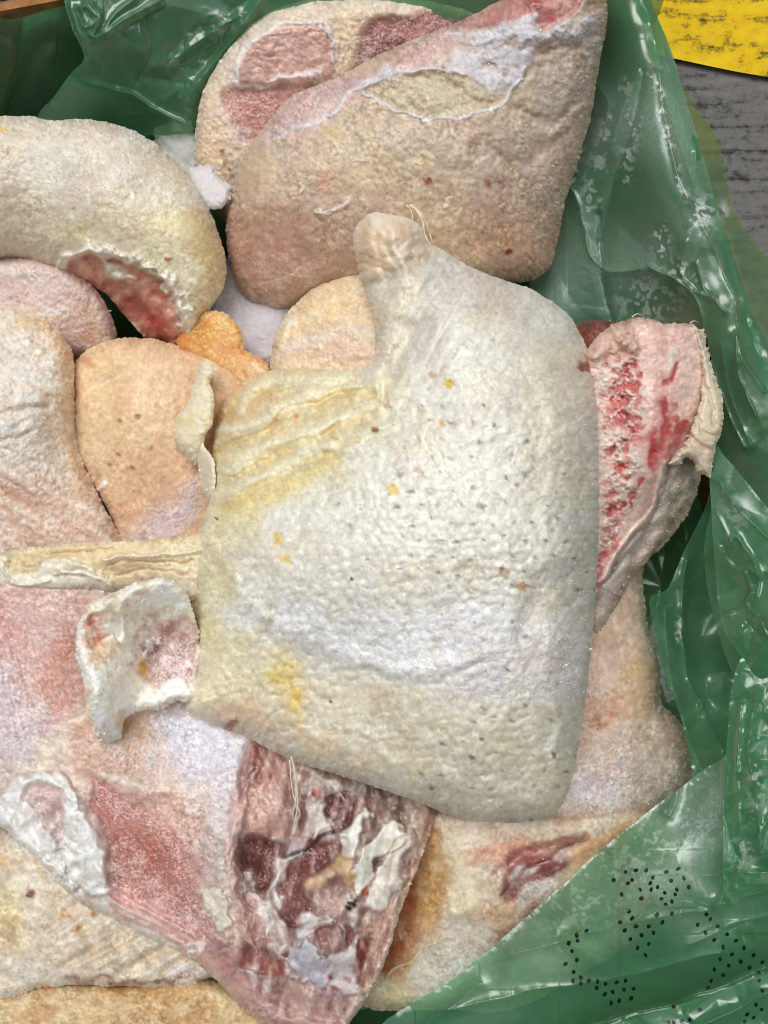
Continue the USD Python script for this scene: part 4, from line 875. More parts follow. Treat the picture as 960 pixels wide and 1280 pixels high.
for u, v, a, b, c in [(394, 1102, 17, 12, (222, 186, 150)), (428, 1084, 14, 13, (230, 194, 144)), (436, 1096, 9, 12, (226, 186, 140)), (412, 1094, 9, 9, (220, 188, 158))]:
    m = s.blob(u, v, a, b, -20, 2.4, 1.5); s.paint(m, c, 1); s.bump(s.blob(u, v, a, b, -20, 1.3), 3.8); fat = np.maximum(fat, m)
s.paint(s.blob(456, 1115, 5, 4, 0, 1.6), (196, 84, 46), 1); s.bump(s.blob(456, 1115, 5), .9)
spots(s, [(440, 1130, 4.5, (24, 20, 20), 1), (436, 1136, 3.5, (30, 26, 26), 1), (444, 1126, 3, (40, 34, 34), .9), (394, 990, 7, (164, 70, 52), .9), (398, 986, 4, (130, 50, 40), .8), (404, 1058, 5, (140, 60, 58), .7), (498, 1012, 8, (104, 74, 66), .8), (500, 1036, 4, (160, 100, 76), .8), (358, 1195, 4, (90, 50, 50), .8), (440, 1205, 5, (180, 150, 152), .6)])
for i, (u, v, r) in enumerate([(520, 1013, 5), (486, 1000, 6), (508, 1022, 4), (493, 1010, 4)]):
    m = s.blob(u, v, r, r * .8, 0, 1.8); s.paint(m, (196, 172, 150), .9); s.bump(m, 1.4)
rt = P([(520, 1015), (545, 1012), (534, 1060), (512, 1110), (494, 1150), (478, 1204), (452, 1240), (462, 1190), (455, 1150), (472, 1138), (494, 1118), (506, 1080)], (204, 170, 150), .9, 6, 4)
x = s.n(40, 6, 108, 74); s.paint(sstep(x, .2, 1.0) * rt, (228, 212, 194), .8); s.paint(sstep(-x, .5, 1.2) * rt, (178, 122, 110), .6); s.z += .5 * x * rt
L([(545, 1012), (531, 1058), (511, 1108), (493, 1155), (481, 1200), (458, 1243), (428, 1286)], [5, 6, 7, 8, 9, 10, 7], (226, 196, 180), .97, .8, 2, 22); L([(535, 1030), (522, 1070), (505, 1112)], 4, (160, 90, 72), .6, -.6, 2, 23)
s.bump(cv * s.n(8, seed=85), .25)
x = s.n(46, 7, 104, 86) + .5 * s.n(20, 5, 70, 87); xm = cv * (1 - .7 * fat) * (1 - lil); s.paint(sstep(x, .5, 1.5) * xm, (228, 212, 202), .38); s.paint(sstep(-x, .5, 1.5) * xm, (104, 58, 54), .42); s.bump(x * xm, .45)
s.sat(.88); s.as_part(np.clip(1 - wr + ho, 0, 1), 'meat'); s.as_part(fat * 1.0, 'fat')
pebble(s, 12, 1.2, 1 - .5 * red); s.grit(.06, .05, 1 - .7 * fat - .5 * lil); s.mottle((9, 4), (.03, .03))
raw = thing('chicken_leg_quarter', 'leg quarter turned raw side up at the lower left with dark red cavity', LEG)
build(s, raw, (20, 46), crystals=4500, names={'fat': 'fat_deposit'})
strand(raw + '/sinew', [(364, 945, 12), (370, 975, 12), (372, 1005, 11), (366, 1040, 10)], .35)
strand(raw + '/sinew', [(362, 950, 12), (365, 985, 12.5), (372, 1015, 11)], .3)

# its bent knuckle
s = Surf([(95, 792), (103, 768), (120, 751), (142, 740), (175, 727), (205, 722), (228, 733), (242, 765), (250, 800), (250, 862), (242, 875), (218, 878), (200, 887), (168, 890), (153, 905), (150, 924), (126, 928), (116, 900), (106, 860), (97, 822)], seed=16, rough=1.6)
s.heights([(115, 785, 24), (120, 820, 27), (135, 860, 27), (140, 900, 20), (135, 920, 14), (150, 760, 27), (200, 742, 25), (235, 770, 12), (225, 800, 1), (190, 815, -3), (210, 835, -2), (180, 835, -1), (205, 872, 6), (238, 850, 3), (170, 878, 8), (158, 800, 12), (160, 840, 13), (175, 765, 20)], .5); s.roll(12, 6)
s.fill((238, 232, 218)); s.paint(s.blob(140, 755, 30, 14, -20), (228, 210, 178), .8); s.paint(s.blob(205, 745, 34, 18), (244, 242, 236), .9); s.paint(s.blob(135, 865, 24, 60), (245, 243, 238), .9)
hol = s.poly_mask([(166, 800), (180, 782), (215, 774), (240, 778), (252, 830), (250, 858), (205, 860), (180, 850), (168, 830)], 7, 5)
s.paint(hol, (172, 138, 130), .95); s.paint(s.poly_mask([(195, 782), (238, 776), (242, 800), (210, 806), (188, 796)], 6, 4), (166, 116, 104), .8); s.paint(s.blob(190, 812, 13, 10, 0, 1.3, 3), (112, 78, 76), .85); s.bump(s.blob(190, 812, 12, 10), -2.5)
s.ice(s.speck(s.poly_mask([(195, 815), (245, 800), (250, 850), (205, 862), (185, 845)], 12, 4), (214, 202, 208), 3.2, .5, .8, 1, .3))
P([(98, 802), (105, 775), (124, 766), (134, 790), (124, 808), (108, 810)], (220, 190, 170), .9, 5, 3)
for u, v, a, b in [(119, 777, 9, 8), (111, 797, 9, 8), (122, 769, 6, 5), (124, 791, 7, 6)]:
    m = s.blob(u, v, a, b, 20, 1.4, 3); s.paint(m, (164, 108, 94), .85); s.bump(m, -1.3)
P([(108, 808), (145, 796), (156, 815), (140, 828), (115, 826)], (218, 186, 158), .75, 8)
L([(98, 806), (99, 785), (112, 766), (130, 757)], 7, (238, 230, 214), .9, 1.4); L([(152, 752), (158, 775), (156, 800)], 7, (240, 232, 214), .9, 1.8); L([(115, 812), (140, 800), (155, 806)], 4, (200, 160, 130), .5, -.8)
s.paint(s.blob(178, 834, 6, 12, -20, 1.6), (190, 146, 44), .85)
for u, v, r in [(186, 806, 6), (196, 802, 5), (189, 814, 5), (181, 812, 3)]:
    m = s.blob(u, v, r, r * .8, 30, 2.2, 2, 6); s.paint(m, (224, 216, 220), .9); s.bump(m, 2.4); s.ice(m)
P([(178, 870), (230, 858), (246, 870), (200, 886), (174, 886)], (238, 235, 230), .9, 6, 5, 1.6)
P([(150, 893), (165, 888), (178, 893), (160, 906), (148, 906)], (190, 140, 102), .8, 6, 4)
spots(s, [(172, 741, 4, (196, 150, 90), .8)])
fl = s.n(9, 30, 0, 97); s.bump(fl * s.blob(138, 880, 30, 50), .3); s.bump(s.n(16, seed=98), .3)
s.tone(12, (244, 241, 234), .4, .6, 2); s.tone(14, (212, 192, 164), .2, .5, 3, mask=1 - hol)
pebble(s, 10, 1.4); pebble(s, 5, .8, 1, 1); s.grit(.1, .035); s.ice(.35 + .3 * s.blob(140, 870, 40, 60)); s.mottle((8, 4), (.03, .03))
s.col = np.clip(s.col * 1.05, 0, 250); s.parts[0] = 'knuckle'; build(s, raw, (14, 20), crystals=2500)

# its torn skin along the top
s = Surf([(-60, 700), (0, 690), (60, 682), (120, 678), (180, 676), (262, 670), (266, 748), (246, 752), (222, 742), (200, 736), (165, 738), (145, 742), (110, 736), (60, 740), (20, 738), (-60, 744)], seed=17, rough=1.0)
s.heights([(0, 712, 1), (60, 706, 3), (130, 704, 4), (200, 704, 4), (250, 705, 5), (-40, 715, 0), (60, 734, 1), (180, 732, 0), (240, 740, 2)], 1); s.roll(10, 4)
s.fill((222, 205, 172)); s.paint(s.blob(90, 692, 90, 9, -4), (220, 196, 150), .7); s.paint(s.blob(235, 715, 40, 30), (228, 216, 186), .7)
x = s.n(130, 11, -5, 70) + .5 * s.n(60, 6, 4, 71); s.z += x * .5; s.paint(sstep(-x, .5, 1.8), (206, 182, 138), .4); s.paint(s.poly_mask([(145, 730), (262, 728), (262, 760), (145, 750)], 10, 5), (208, 180, 164), .7)
wm = s.poly_mask([(-60, 715), (0, 697), (12, 722), (40, 714), (52, 699), (90, 702), (130, 712), (146, 738), (80, 738), (30, 736), (-60, 742)], 4, 3); s.paint(wm, (236, 229, 214), .97); s.bump(wm, 1.8)
for p in [[(52, 702), (58, 697), (90, 703), (135, 722)], [(0, 700), (10, 722), (35, 730), (60, 722)], [(130, 700), (190, 693), (245, 690)], [(70, 712), (110, 718), (140, 734)]]:
    m = s.line_mask(p, 5); s.bump(m, 1.6); s.paint(m, (238, 228, 204), .7)
for p in [[(5, 706), (40, 701), (80, 692), (140, 684)], [(135, 708), (180, 703), (240, 704)], [(150, 722), (190, 716), (235, 718)]]:
    m = s.line_mask(p, 4, warp=3); s.bump(m, -.9); s.paint(m, (200, 168, 124), .5)
s.paint(s.blob(232, 732, 16, 12), (222, 206, 188), .7); pebble(s, 8, 1.0); pebble(s, 5, .5, 1, 1); s.grit(.07, .03); s.ice(.3 + 0 * s.U); s.mottle((8, 4), (.03, .03))
build(s, raw, (6, 10), {'skin': 'torn_skin'}, crystals=600)

# ---- pale skin of the piece below it
s = Surf([(-60, 990), (40, 1000), (180, 1060), (300, 1160), (310, 1215), (262, 1222), (245, 1233), (190, 1234), (120, 1232), (60, 1233), (-60, 1250)], seed=18)
s.heights([(20, 1090, -15), (100, 1180, -12), (200, 1200, -18), (20, 1210, -16), (120, 1100, -20), (250, 1215, -24), (-40, 1150, -12)]); s.roll(16, 8)
s.fill((216, 204, 184)); s.paint(s.blob(10, 1150, 24, 40), (224, 204, 146), .8); s.paint(s.blob(230, 1215, 36, 14), (208, 202, 202), .85); s.paint(s.blob(30, 1215, 50, 20), (220, 208, 190), .7)
s.tone(24, (226, 218, 204), .45, .5, 1); s.tone(18, (204, 178, 146), .3, .5, 2)
x = s.n(70, 7, -30, 70); w = s.poly_mask([(60, 1150), (150, 1140), (250, 1190), (240, 1230), (100, 1220)], 30, 6); s.z += x * w * 1.1; s.paint(sstep(-x, .3, 1.2) * w, (190, 168, 138), .5)
x = s.n(26, 12, 30, 71); s.z += x * .8
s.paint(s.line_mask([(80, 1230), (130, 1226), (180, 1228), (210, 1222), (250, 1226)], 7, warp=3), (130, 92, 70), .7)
spots(s, [(39, 1116, 6, (130, 70, 60), .9), (36, 1120, 3, (100, 40, 40), .9), (115, 1142, 5, (170, 116, 70), .9), (80, 1147, 5, (196, 150, 100), .8), (97, 1162, 6, (184, 130, 80), .8), (86, 1146, 3, (170, 120, 80), .8), (138, 1228, 3, (70, 50, 40), .9), (198, 1226, 4, (80, 56, 44), .9), (5, 1075, 6, (222, 186, 120), .7)])
s.cells(12, .35); pebble(s, 11, 1.2); pebble(s, 5, .5, 1, 1); s.grit(.07, .04); s.ice(s.speck(np.clip(.3 + .6 * s.blob(30, 1220, 60, 30) + .6 * s.blob(230, 1215, 40, 14), 0, 1), (230, 224, 220), 3, .45, .7, 5, .3)); s.mottle((9, 4), (.03, .03))
g = thing('chicken_thigh', 'pale wrinkled skin of the thigh under the raw piece at the lower left', LEG)
build(s, g, (14, 40), crystals=1500)

# ---- tan piece along the bottom edge
s = Surf([(-60, 1236), (20, 1238), (60, 1230), (130, 1230), (200, 1228), (250, 1222), (300, 1240), (330, 1262), (420, 1285), (430, 1339), (-60, 1339)], seed=19)
s.heights([(0, 1270, -17), (150, 1260, -18), (280, 1260, -24), (150, 1310, -14), (380, 1310, -24)]); s.roll(18, 8)
s.fill((202, 172, 126)); s.paint(s.blob(60, 1265, 60, 14), (214, 188, 146), .8); s.paint(s.blob(200, 1245, 60, 12), (186, 142, 84), .7); s.paint(s.blob(30, 1240, 50, 10), (220, 204, 182), .8)
s.tone(18, (218, 194, 152), .4, .6, 1); s.tone(14, (176, 130, 80), .3, .6, 2); pebble(s, 12, 1.8); pebble(s, 6, .9, 1, 1); s.grit(.1, .05); s.ice(s.speck(.4 + 0 * s.U, (226, 212, 190), 3, .3, .6, 5, .3)); s.mottle((9, 4), (.03, .03))
g = thing('chicken_thigh', 'golden tan piece showing a strip along the bottom left edge', LEG)
build(s, g, (14, 40), crystals=500)

# ---- piece at the bottom centre, partly under the folded plastic
s = Surf([(470, 1000), (560, 1010), (640, 1014), (720, 1020), (800, 1012), (850, 1040), (860, 1120), (740, 1210), (640, 1262), (560, 1262), (500, 1264), (455, 1258), (440, 1230), (455, 1120)], seed=20)
s.heights([(500, 1150, -34), (560, 1050, -16), (580, 1120, -16), (660, 1080, -14), (740, 1050, -14), (600, 1200, -20), (540, 1200, -28), (700, 1140, -18), (480, 1240, -34), (800, 1080, -22), (510, 1060, -34), (660, 1180, -22)]); s.roll(20, 9)
s.fill((216, 196, 174))
P([(478, 1040), (540, 1030), (552, 1080), (545, 1150), (520, 1210), (480, 1225), (465, 1180)], (176, 116, 68), .95, 12, 4)
P([(475, 1110), (510, 1100), (515, 1160), (490, 1215), (470, 1200)], (140, 72, 40), .8, 12, 5); P([(530, 1040), (556, 1050), (552, 1140), (530, 1190), (522, 1130)], (196, 160, 104), .8, 10, 4)
P([(550, 1030), (580, 1026), (600, 1060), (590, 1110), (600, 1150), (570, 1160), (555, 1100)], (226, 214, 182), .95, 9, 5, 1.5)
P([(560, 1026), (640, 1026), (720, 1036), (790, 1024), (790, 1045), (700, 1054), (600, 1050)], (224, 202, 180), .9, 7, 4)
ps = P([(582, 1062), (620, 1052), (690, 1050), (660, 1072), (620, 1080), (585, 1086)], (224, 170, 146), .95, 6, 3)
dk = P([(625, 1105), (640, 1070), (690, 1048), (735, 1048), (700, 1085), (690, 1100), (660, 1118), (640, 1130), (625, 1122)], (156, 90, 84), .97, 6, 4, -1.5); P([(630, 1100), (650, 1082), (700, 1075), (720, 1068), (715, 1090), (660, 1118), (640, 1128)], (124, 60, 60), .85, 6, 4)
P([(640, 1090), (664, 1078), (676, 1084), (660, 1100), (636, 1112)], (206, 190, 194), .95, 4, 4, .8); P([(690, 1068), (712, 1056), (730, 1060), (700, 1080)], (206, 176, 172), .8, 5, 4)
for q_, c_ in (([(628, 1118), (650, 1098), (690, 1072), (735, 1050)], (96, 44, 44)), ([(655, 1122), (690, 1100), (712, 1080)], (110, 54, 50)), ([(620, 1095), (650, 1070), (690, 1056)], (190, 130, 116))): L(q_, 7, c_, .75, -.6, 3)
P([(720, 1060), (770, 1030), (795, 1028), (740, 1085), (700, 1115), (715, 1085)], (220, 166, 130), .9, 8, 4); P([(655, 1120), (700, 1096), (690, 1125), (650, 1150)], (214, 196, 196), .85, 7, 4)
P([(590, 1140), (640, 1120), (650, 1140), (620, 1165), (590, 1165)], (204, 162, 136), .9, 8, 4); P([(590, 1180), (650, 1150), (700, 1110), (720, 1120), (640, 1190), (590, 1215)], (160, 96, 76), .8, 8, 5)
P([(540, 1170), (600, 1160), (620, 1200), (570, 1250), (500, 1250), (500, 1225)], (208, 198, 184), .9, 12, 6); L([(480, 1225), (520, 1195), (560, 1172)], 5, (222, 206, 160), .8, 1.5)
P([(460, 1230), (500, 1222), (520, 1255), (455, 1258)], (206, 190, 150), .8, 10, 4); P([(560, 1252), (600, 1230), (640, 1190), (640, 1210), (590, 1255)], (150, 110, 80), .8, 6, 4)
s.as_part(np.maximum(dk, ps), 'meat')
s.tone(20, (226, 212, 200), .3, .35, 1); s.tone(22, (196, 152, 124), .2, .3, 2)
s.ice(s.speck(np.clip(s.blob(570, 1205, 60, 46) + .35 * s.blob(690, 1115, 50, 30), 0, 1), (222, 216, 216), 3.2, .5, .85, 4, .3))
pebble(s, 14, 1.6); pebble(s, 6, .5, 1, 1); s.grit(.07, .04); s.mottle((9, 4), (.03, .03))
g = thing('chicken_leg_quarter', 'cream and dark red piece below the uppermost one, partly under folded plastic', LEG)
build(s, g, (16, 44), crystals=1500)

# ---- red meat end showing behind the backbone piece
s = Surf([(690, 440), (715, 408), (740, 400), (775, 404), (790, 430), (780, 470), (720, 470)], seed=21)
s.heights([(740, 430, 2), (710, 440, 0), (770, 430, 2), (745, 405, -6)]); s.roll(14, 8); s.fill((128, 66, 58)); s.tone(14, (184, 124, 110), .35, .8, 1); s.tone(9, (90, 44, 40), .25, .7, 2); pebble(s, 9, 1.2); s.parts[0] = 'meat'
g = thing('chicken_meat_piece', 'small dark red meat end between the uppermost piece and the sawn backbone', LEG); build(s, g, (14, 34), crystals=150)

# ---- loose frost packed in the gaps
def snow(outline, hs, seed, label, c=(214, 212, 218), n=900, roll=(16, 8), mm=1.6, depth=(8, 16)):
    s = Surf(outline, seed=seed, rough=4.5, rough_l=13); s.heights(hs, 1); s.roll(*roll); s.fill(c); s.tone(14, (226, 224, 228), .45, .6, 1); pebble(s, 9, mm); pebble(s, 5, .9, 1, 1); s.ice(.9 + 0 * s.U)
    s.parts[0] = 'frost'; g = thing('frost_clump', label, 'frost', kind='stuff'); build(s, g, depth, crystals=n, csize=(.15, .4))
snow([(192, 165), (240, 160), (262, 200), (262, 270), (240, 290), (205, 240)], [(225, 180, -34), (250, 250, -20), (220, 220, -32)], 22, 'grey frost beside the dark green plastic, behind the pale yellow piece', (176, 178, 170), 400)
snow([(236, 212), (250, 202), (266, 206), (276, 226), (288, 236), (284, 258), (262, 262), (240, 250)], [(255, 220, -4), (270, 245, -2), (245, 240, -4)], 23, 'white frost clump caught between the pale yellow piece and the standing thigh', (224, 222, 228), 1200, (10, 5))
snow([(262, 330), (300, 330), (350, 370), (400, 375), (400, 440), (345, 455), (300, 450), (262, 400)], [(290, 360, -34), (340, 400, -26), (320, 430, -28), (380, 400, -30)], 24, 'lilac white frost deep in the gap left of the tan drumstick end', (206, 202, 212), 900)
# ------------------------------------------------------------------ the green plastic liner
def crease(s, pts, w, mm):
    """a sharp fold line"""
    q = spline(pts, False, 1.0); sl = s._local(q, 40)
    U, V = s._warp(sl, .8, 26, 3)
    if U.size:
        d = cKDTree(q).query(np.stack([U.ravel(), V.ravel()], 1))[0].reshape(U.shape)
        s.z[sl] += mm * (.75 * np.exp(-d / w) + .25 * np.exp(-d / (4 * w)))

def crumple(s, mm, l=90, seed=0):
    """facets of handled film: flat panels that meet along sharp folds"""
    r = np.random.default_rng(1000 + seed + 31 * s.seed)
    for k, (ll, a) in enumerate(((l, 1.0), (l * .42, .34), (max(l * .2, 9), .1))):
        n = int((np.ptp(s.u) + 4 * ll) * (np.ptp(s.v) + 4 * ll) / ll**2)
        p = np.column_stack([r.uniform(s.u[0] - 2 * ll, s.u[-1] + 2 * ll, n), r.uniform(s.v[0] - 2 * ll, s.v[-1] + 2 * ll, n)])
        g = LinearNDInterpolator(p, r.normal(0, 1, n), 0)(s.U, s.V)
        s.z += mm * 1.1 * a * gaussian_filter(g, .8 / S) * (1 if k == 0 else np.clip(.5 + s.n(70, seed=99), 0, 1.5))

def dust(s, m, amt=.8, seed=0, cover=.4):
    x = s.n(4, seed=50 + seed) * .8 + s.n(16, seed=54 + seed) * .6
    thr = (.5 - cover) * 2.6
    s.ice(sstep(x, thr - .4, thr + .6) * m, amt * .8)

liner = thing('plastic_liner', 'creased translucent green plastic liner draped inside the box and over its rim', 'plastic liner')
def film_build(s, name, haze=.06):
    s.parts[0] = name
    build(s, liner, sheet=True, mats={name: 'film'})

# bottom of the liner
s = Surf([(60, 60), (745, -55), (900, 420), (1000, 1340), (-60, 1340), (-60, 85)], seed=40, rough=0); s.z[:] = -108
crumple(s, 5, 160); film_build(s, 'liner_floor')
# right side, from the meat up over the rim
s = Surf([(700, -60), (800, -60), (814, 0), (833, 50), (853, 110), (873, 177), (893, 247), (913, 320), (933, 387), (948, 432), (985, 530), (1019, 640), (1019, 905), (960, 900), (915, 840), (890, 760), (880, 690), (892, 610), (885, 500),
          (850, 430), (760, 440), (690, 430), (660, 330), (690, 220), (715, 100)], seed=41, rough=.5, rough_l=30)
s.heights([(a, b, c - 26 if c > 24 else c * .6 - 10) for a, b, c in [(803, 0, 38), (813, 27, 38), (824, 75, 38), (826, 110, 38), (834, 160, 38), (843, 200, 38), (859, 247, 38), (888, 300, 37), (917, 377, 36), (930, 443, 36), (960, 500, 36), (800, -60, 37),
           (820, 0, 30), (836, 50, 30), (856, 110, 30), (877, 177, 30), (898, 247, 30), (917, 320, 30), (938, 387, 30), (955, 432, 30), (1010, 640, 34),
           (750, 60, 4), (735, 150, -8), (712, 230, -22), (700, 300, -38), (700, 400, -46), (780, 120, 20), (780, 220, 8), (790, 300, -4), (780, 390, -30), (850, 370, 4), (880, 430, 6), (760, 300, -16), (740, 350, -34), (830, 300, 14),
           (900, 520, 2), (930, 560, 16), (905, 640, -20), (900, 760, -20), (950, 700, 14), (980, 880, 14), (720, 0, -6), (860, 430, -16)]], 1)
for p, w, mm in [([(803, 0), (813, 27), (824, 75), (826, 110), (834, 160), (843, 200), (859, 247), (888, 300), (917, 377), (927, 443), (955, 490)], 2.2, 1.8), ([(806, 90), (790, 160), (770, 220), (752, 300)], 6, -2.2), ([(700, 215), (722, 250), (735, 310), (760, 340), (800, 335)], 5, 2.2),
                 ([(812, 335), (845, 350), (870, 375), (882, 430), (905, 500), (930, 560)], 4, 3.4), ([(750, 270), (752, 340), (765, 400)], 6, -3), ([(800, 90), (775, 140), (765, 190)], 5, 1.2), ([(858, 300), (850, 340), (870, 365), (893, 372)], 3, 2.0), ([(870, 330), (880, 360), (905, 390)], 3, 1.6),
                 ([(820, 85), (835, 92)], 3, 1.6), ([(920, 420), (925, 470), (945, 520)], 3, 2.4), ([(900, 430), (915, 500), (940, 560)], 5, 2.0), ([(740, 100), (760, 130), (748, 170)], 6, 1.5)]:
    crease(s, p, w, mm)
crumple(s, .9, 70)
dust(s, np.clip(s.line_mask([(822, 85), (826, 110), (834, 160), (843, 200), (858, 245)], 9) * .8 + s.blob(875, 268, 16, 20, 20) + s.blob(826, 300, 9, 18) + s.blob(820, 92, 10, 8) * .8 + s.line_mask([(795, 150), (785, 220)], 20) * .45
              + s.blob(860, 345, 24, 12, 35) + .3 * s.line_mask([(780, 110), (750, 200), (735, 260)], 24) + s.line_mask([(727, 180), (720, 205), (708, 235)], 8) * 1.2 + .4 * s.blob(810, 380, 40, 30), 0, 1), .9)
s.ice(np.clip(.5 + .4 * s.n(80, seed=89), 0, 1) * sstep(-s.V, -420, -300), .14); film_build(s, 'liner_wall', .09)
# the part hanging down outside
s = Surf([(830, 60), (853, 105), (872, 138), (892, 165), (903, 200), (914, 250), (928, 282), (950, 312), (985, 352), (1019, 420), (1019, 640), (985, 560), (940, 430), (890, 280)], seed=42, rough=1.2, rough_l=14)
s.heights([(850, 100, 2), (880, 190, 1), (912, 290, 1), (945, 385, 1), (985, 500, 1), (895, 170, -18), (915, 250, -22), (950, 315, -24), (1000, 400, -24), (1010, 560, -8)], 1)
crumple(s, 1.5, 60); dust(s, s.blob(905, 262, 6, 10), .8); film_build(s, 'liner_flap')
# folds low at the right
s = Surf([(812, 750), (835, 735), (855, 690), (880, 640), (900, 600), (960, 700), (960, 1000), (890, 985), (868, 968), (852, 900), (834, 850), (822, 800)], seed=43, rough=.5, rough_l=30)
s.heights([(850, 720, -40), (830, 790, -34), (850, 860, -26), (875, 950, -10), (900, 700, -46), (910, 850, -30), (930, 950, -14), (870, 800, -52), (880, 880, -40)], 1)
for p, w, mm in [([(858, 700), (852, 780), (862, 850), (885, 900), (905, 938)], 5, 5), ([(832, 760), (838, 840), (862, 920), (878, 962)], 4, 3), ([(862, 905), (872, 888), (877, 880)], 4, 5)]: crease(s, p, w, mm)
crumple(s, 1.6, 60); dust(s, s.line_mask([(846, 760), (845, 800)], 8), .5); film_build(s, 'liner_fold')
s = Surf([(886, 548), (905, 568), (930, 598), (958, 633), (1019, 700), (1019, 910), (975, 880), (948, 856), (927, 822), (903, 782), (895, 720), (890, 650)], seed=44, rough=.5, rough_l=30)
s.heights([(890, 560, -2), (950, 640, 16), (895, 700, 2), (905, 780, 6), (940, 700, 14), (930, 820, 12), (960, 780, 22), (1000, 800, 26), (920, 640, 12), (915, 740, 4)], 1)
for p, w, mm in [([(905, 690), (920, 670), (935, 690), (950, 720)], 2.5, 3.2), ([(930, 715), (938, 735), (932, 755), (945, 770)], 2, 2.6), ([(938, 712), (948, 722), (945, 745)], 2, 2.4), ([(912, 766), (925, 760), (940, 740)], 2, 2.6), ([(955, 790), (960, 800), (952, 780)], 2, 2.4), ([(903, 680), (920, 705), (945, 700)], 3, -2.2),
                 ([(900, 600), (925, 640), (960, 670)], 4, 2.2), ([(895, 640), (915, 680)], 4, 1.4)]: crease(s, p, w, mm)
crumple(s, 1.5, 40, 5); dust(s, .3 * s.blob(920, 640, 20, 30), .7); film_build(s, 'liner_fold', .05)
# folded sheet over the lower right
dots = [[(782, 1090), (795, 1088), (767, 1100), (790, 1100), (808, 1088), (816, 1097), (822, 1109), (814, 1112), (802, 1123)[:2], (785, 1104), (800, 1112), (777, 1118), (831, 1116), (839, 1101), (848, 1086), (833, 1090), (855, 1098), (861, 1109), (844, 1118)[:2], (840, 1127), (846, 1112), (832, 1131), (827, 1124), (813, 1104)],
        [(786, 1139), (790, 1148), (775, 1153), (781, 1163), (788, 1174), (797, 1185), (807, 1194), (795, 1158), (802, 1169), (811, 1180), (811, 1158), (817, 1166), (822, 1143), (828, 1153), (840, 1142), (821, 1144)],
        [(733, 1164), (721, 1169), (711, 1179), (722, 1176), (715, 1189), (721, 1200), (707, 1205), (717, 1215), (726, 1222), (716, 1226), (736, 1226), (747, 1227), (757, 1230), (746, 1235), (756, 1243), (766, 1240), (771, 1228), (782, 1226), (780, 1237), (792, 1236), (789, 1248), (774, 1251), (764, 1254), (726, 1229)],
        [(883, 1143), (888, 1149), (872, 1156), (897, 1158), (882, 1166), (909, 1168), (893, 1175), (920, 1176), (904, 1184), (930, 1185), (915, 1193), (942, 1194), (926, 1202), (953, 1203), (937, 1210), (949, 1216), (900, 1199), (911, 1207), (893, 1212), (904, 1219), (889, 1226), (885, 1235), (949, 1226), (953, 1238)],
        [(945, 1256), (952, 1262), (934, 1268), (942, 1272), (931, 1277), (862, 1275), (852, 1276), (842, 1278), (836, 1278), (875, 1262), (842, 1258)]]
s = Surf([(907, 943), (880, 962), (850, 985), (800, 1022), (740, 1072), (680, 1127), (640, 1163), (600, 1196), (560, 1228), (520, 1252), (484, 1274), (470, 1300), (470, 1339), (1019, 1339), (1019, 900), (960, 880), (930, 900)], seed=45, rough=.8, rough_l=16)
s.heights([(907, 943, 12), (850, 990, 4), (740, 1075, 2), (640, 1165, 0), (560, 1230, -4), (490, 1275, -8), (700, 1180, 8), (850, 1060, 12), (890, 1130, 16), (930, 1020, 24), (813, 1128, 20), (720, 1240, 8), (880, 1220, 12), (960, 1120, 26), (600, 1290, 2), (830, 1260, 4), (960, 1215, 14), (960, 1300, 6), (700, 1330, -2)], 1)
for p, w, mm in [([(906, 945), (905, 1020), (905, 1110), (893, 1132)], 3, 3), ([(893, 1132), (850, 1122), (815, 1128), (780, 1140)], 4, 2.2), ([(893, 1132), (930, 1120), (965, 1108)], 4, 3), ([(848, 978), (845, 1000), (838, 1020)], 5, 3.2), ([(813, 1126), (800, 1146), (795, 1154)], 4, 4), ([(813, 1126), (830, 1132), (865, 1133)], 2.5, 2.4),
                 ([(640, 1195), (720, 1170), (800, 1150), (900, 1135)], 7, 2.5), ([(560, 1262), (660, 1240), (780, 1220), (900, 1190)], 8, 2.0), ([(740, 1280), (830, 1255), (900, 1232), (960, 1208)], 8, -5), ([(790, 1090), (800, 1115), (806, 1125)], 3, 1.4), ([(600, 1230), (560, 1260), (520, 1290)], 6, 2), ([(860, 1180), (930, 1150), (965, 1140)], 6, 1.6)]: crease(s, p, w, mm)
crumple(s, 1.5, 120, 3); s.ice(s.poly_mask([(905, 945), (850, 985), (740, 1072), (640, 1163), (600, 1200), (690, 1190), (800, 1140), (895, 1120)], 60, 14) * np.clip(.6 + .4 * s.n(60, seed=89), 0, 1), .17)
edge = s.line_mask([(907, 943), (850, 985), (800, 1022), (740, 1072), (680, 1127), (640, 1163), (600, 1196), (560, 1228), (500, 1264)], 9)
dust(s, np.clip(edge * .8 + .3 * s.blob(830, 1040, 80, 50, -30) + .25 * s.blob(740, 1120, 70, 36, -35), 0, 1), .8, 1)
E = s
film_build(s, 'liner_fold', .08)
s = Surf([(927, 823), (950, 848), (1019, 850), (1019, 1130), (960, 1110), (925, 1125), (905, 1130), (905, 1000), (908, 936), (914, 868)], seed=46, rough=.5, rough_l=30)
s.heights([(930, 830, 20), (915, 900, 20), (908, 1000, 24), (910, 1110, 22), (950, 900, 26), (945, 980, 32), (960, 1080, 30), (1000, 1000, 32)], 1)
for p, w, mm in [([(945, 870), (938, 930), (945, 1000), (950, 1060)], 5, 4), ([(925, 880), (922, 960), (925, 1060), (918, 1110)], 4, 2.5), ([(960, 1020), (940, 1060), (930, 1090)], 4, 2)]: crease(s, p, w, mm)
crumple(s, 1.6, 50, 4); dust(s, .7 * s.blob(945, 975, 10, 40) + .4 * s.blob(930, 1060, 20, 30), .8); film_build(s, 'liner_fold', .07)
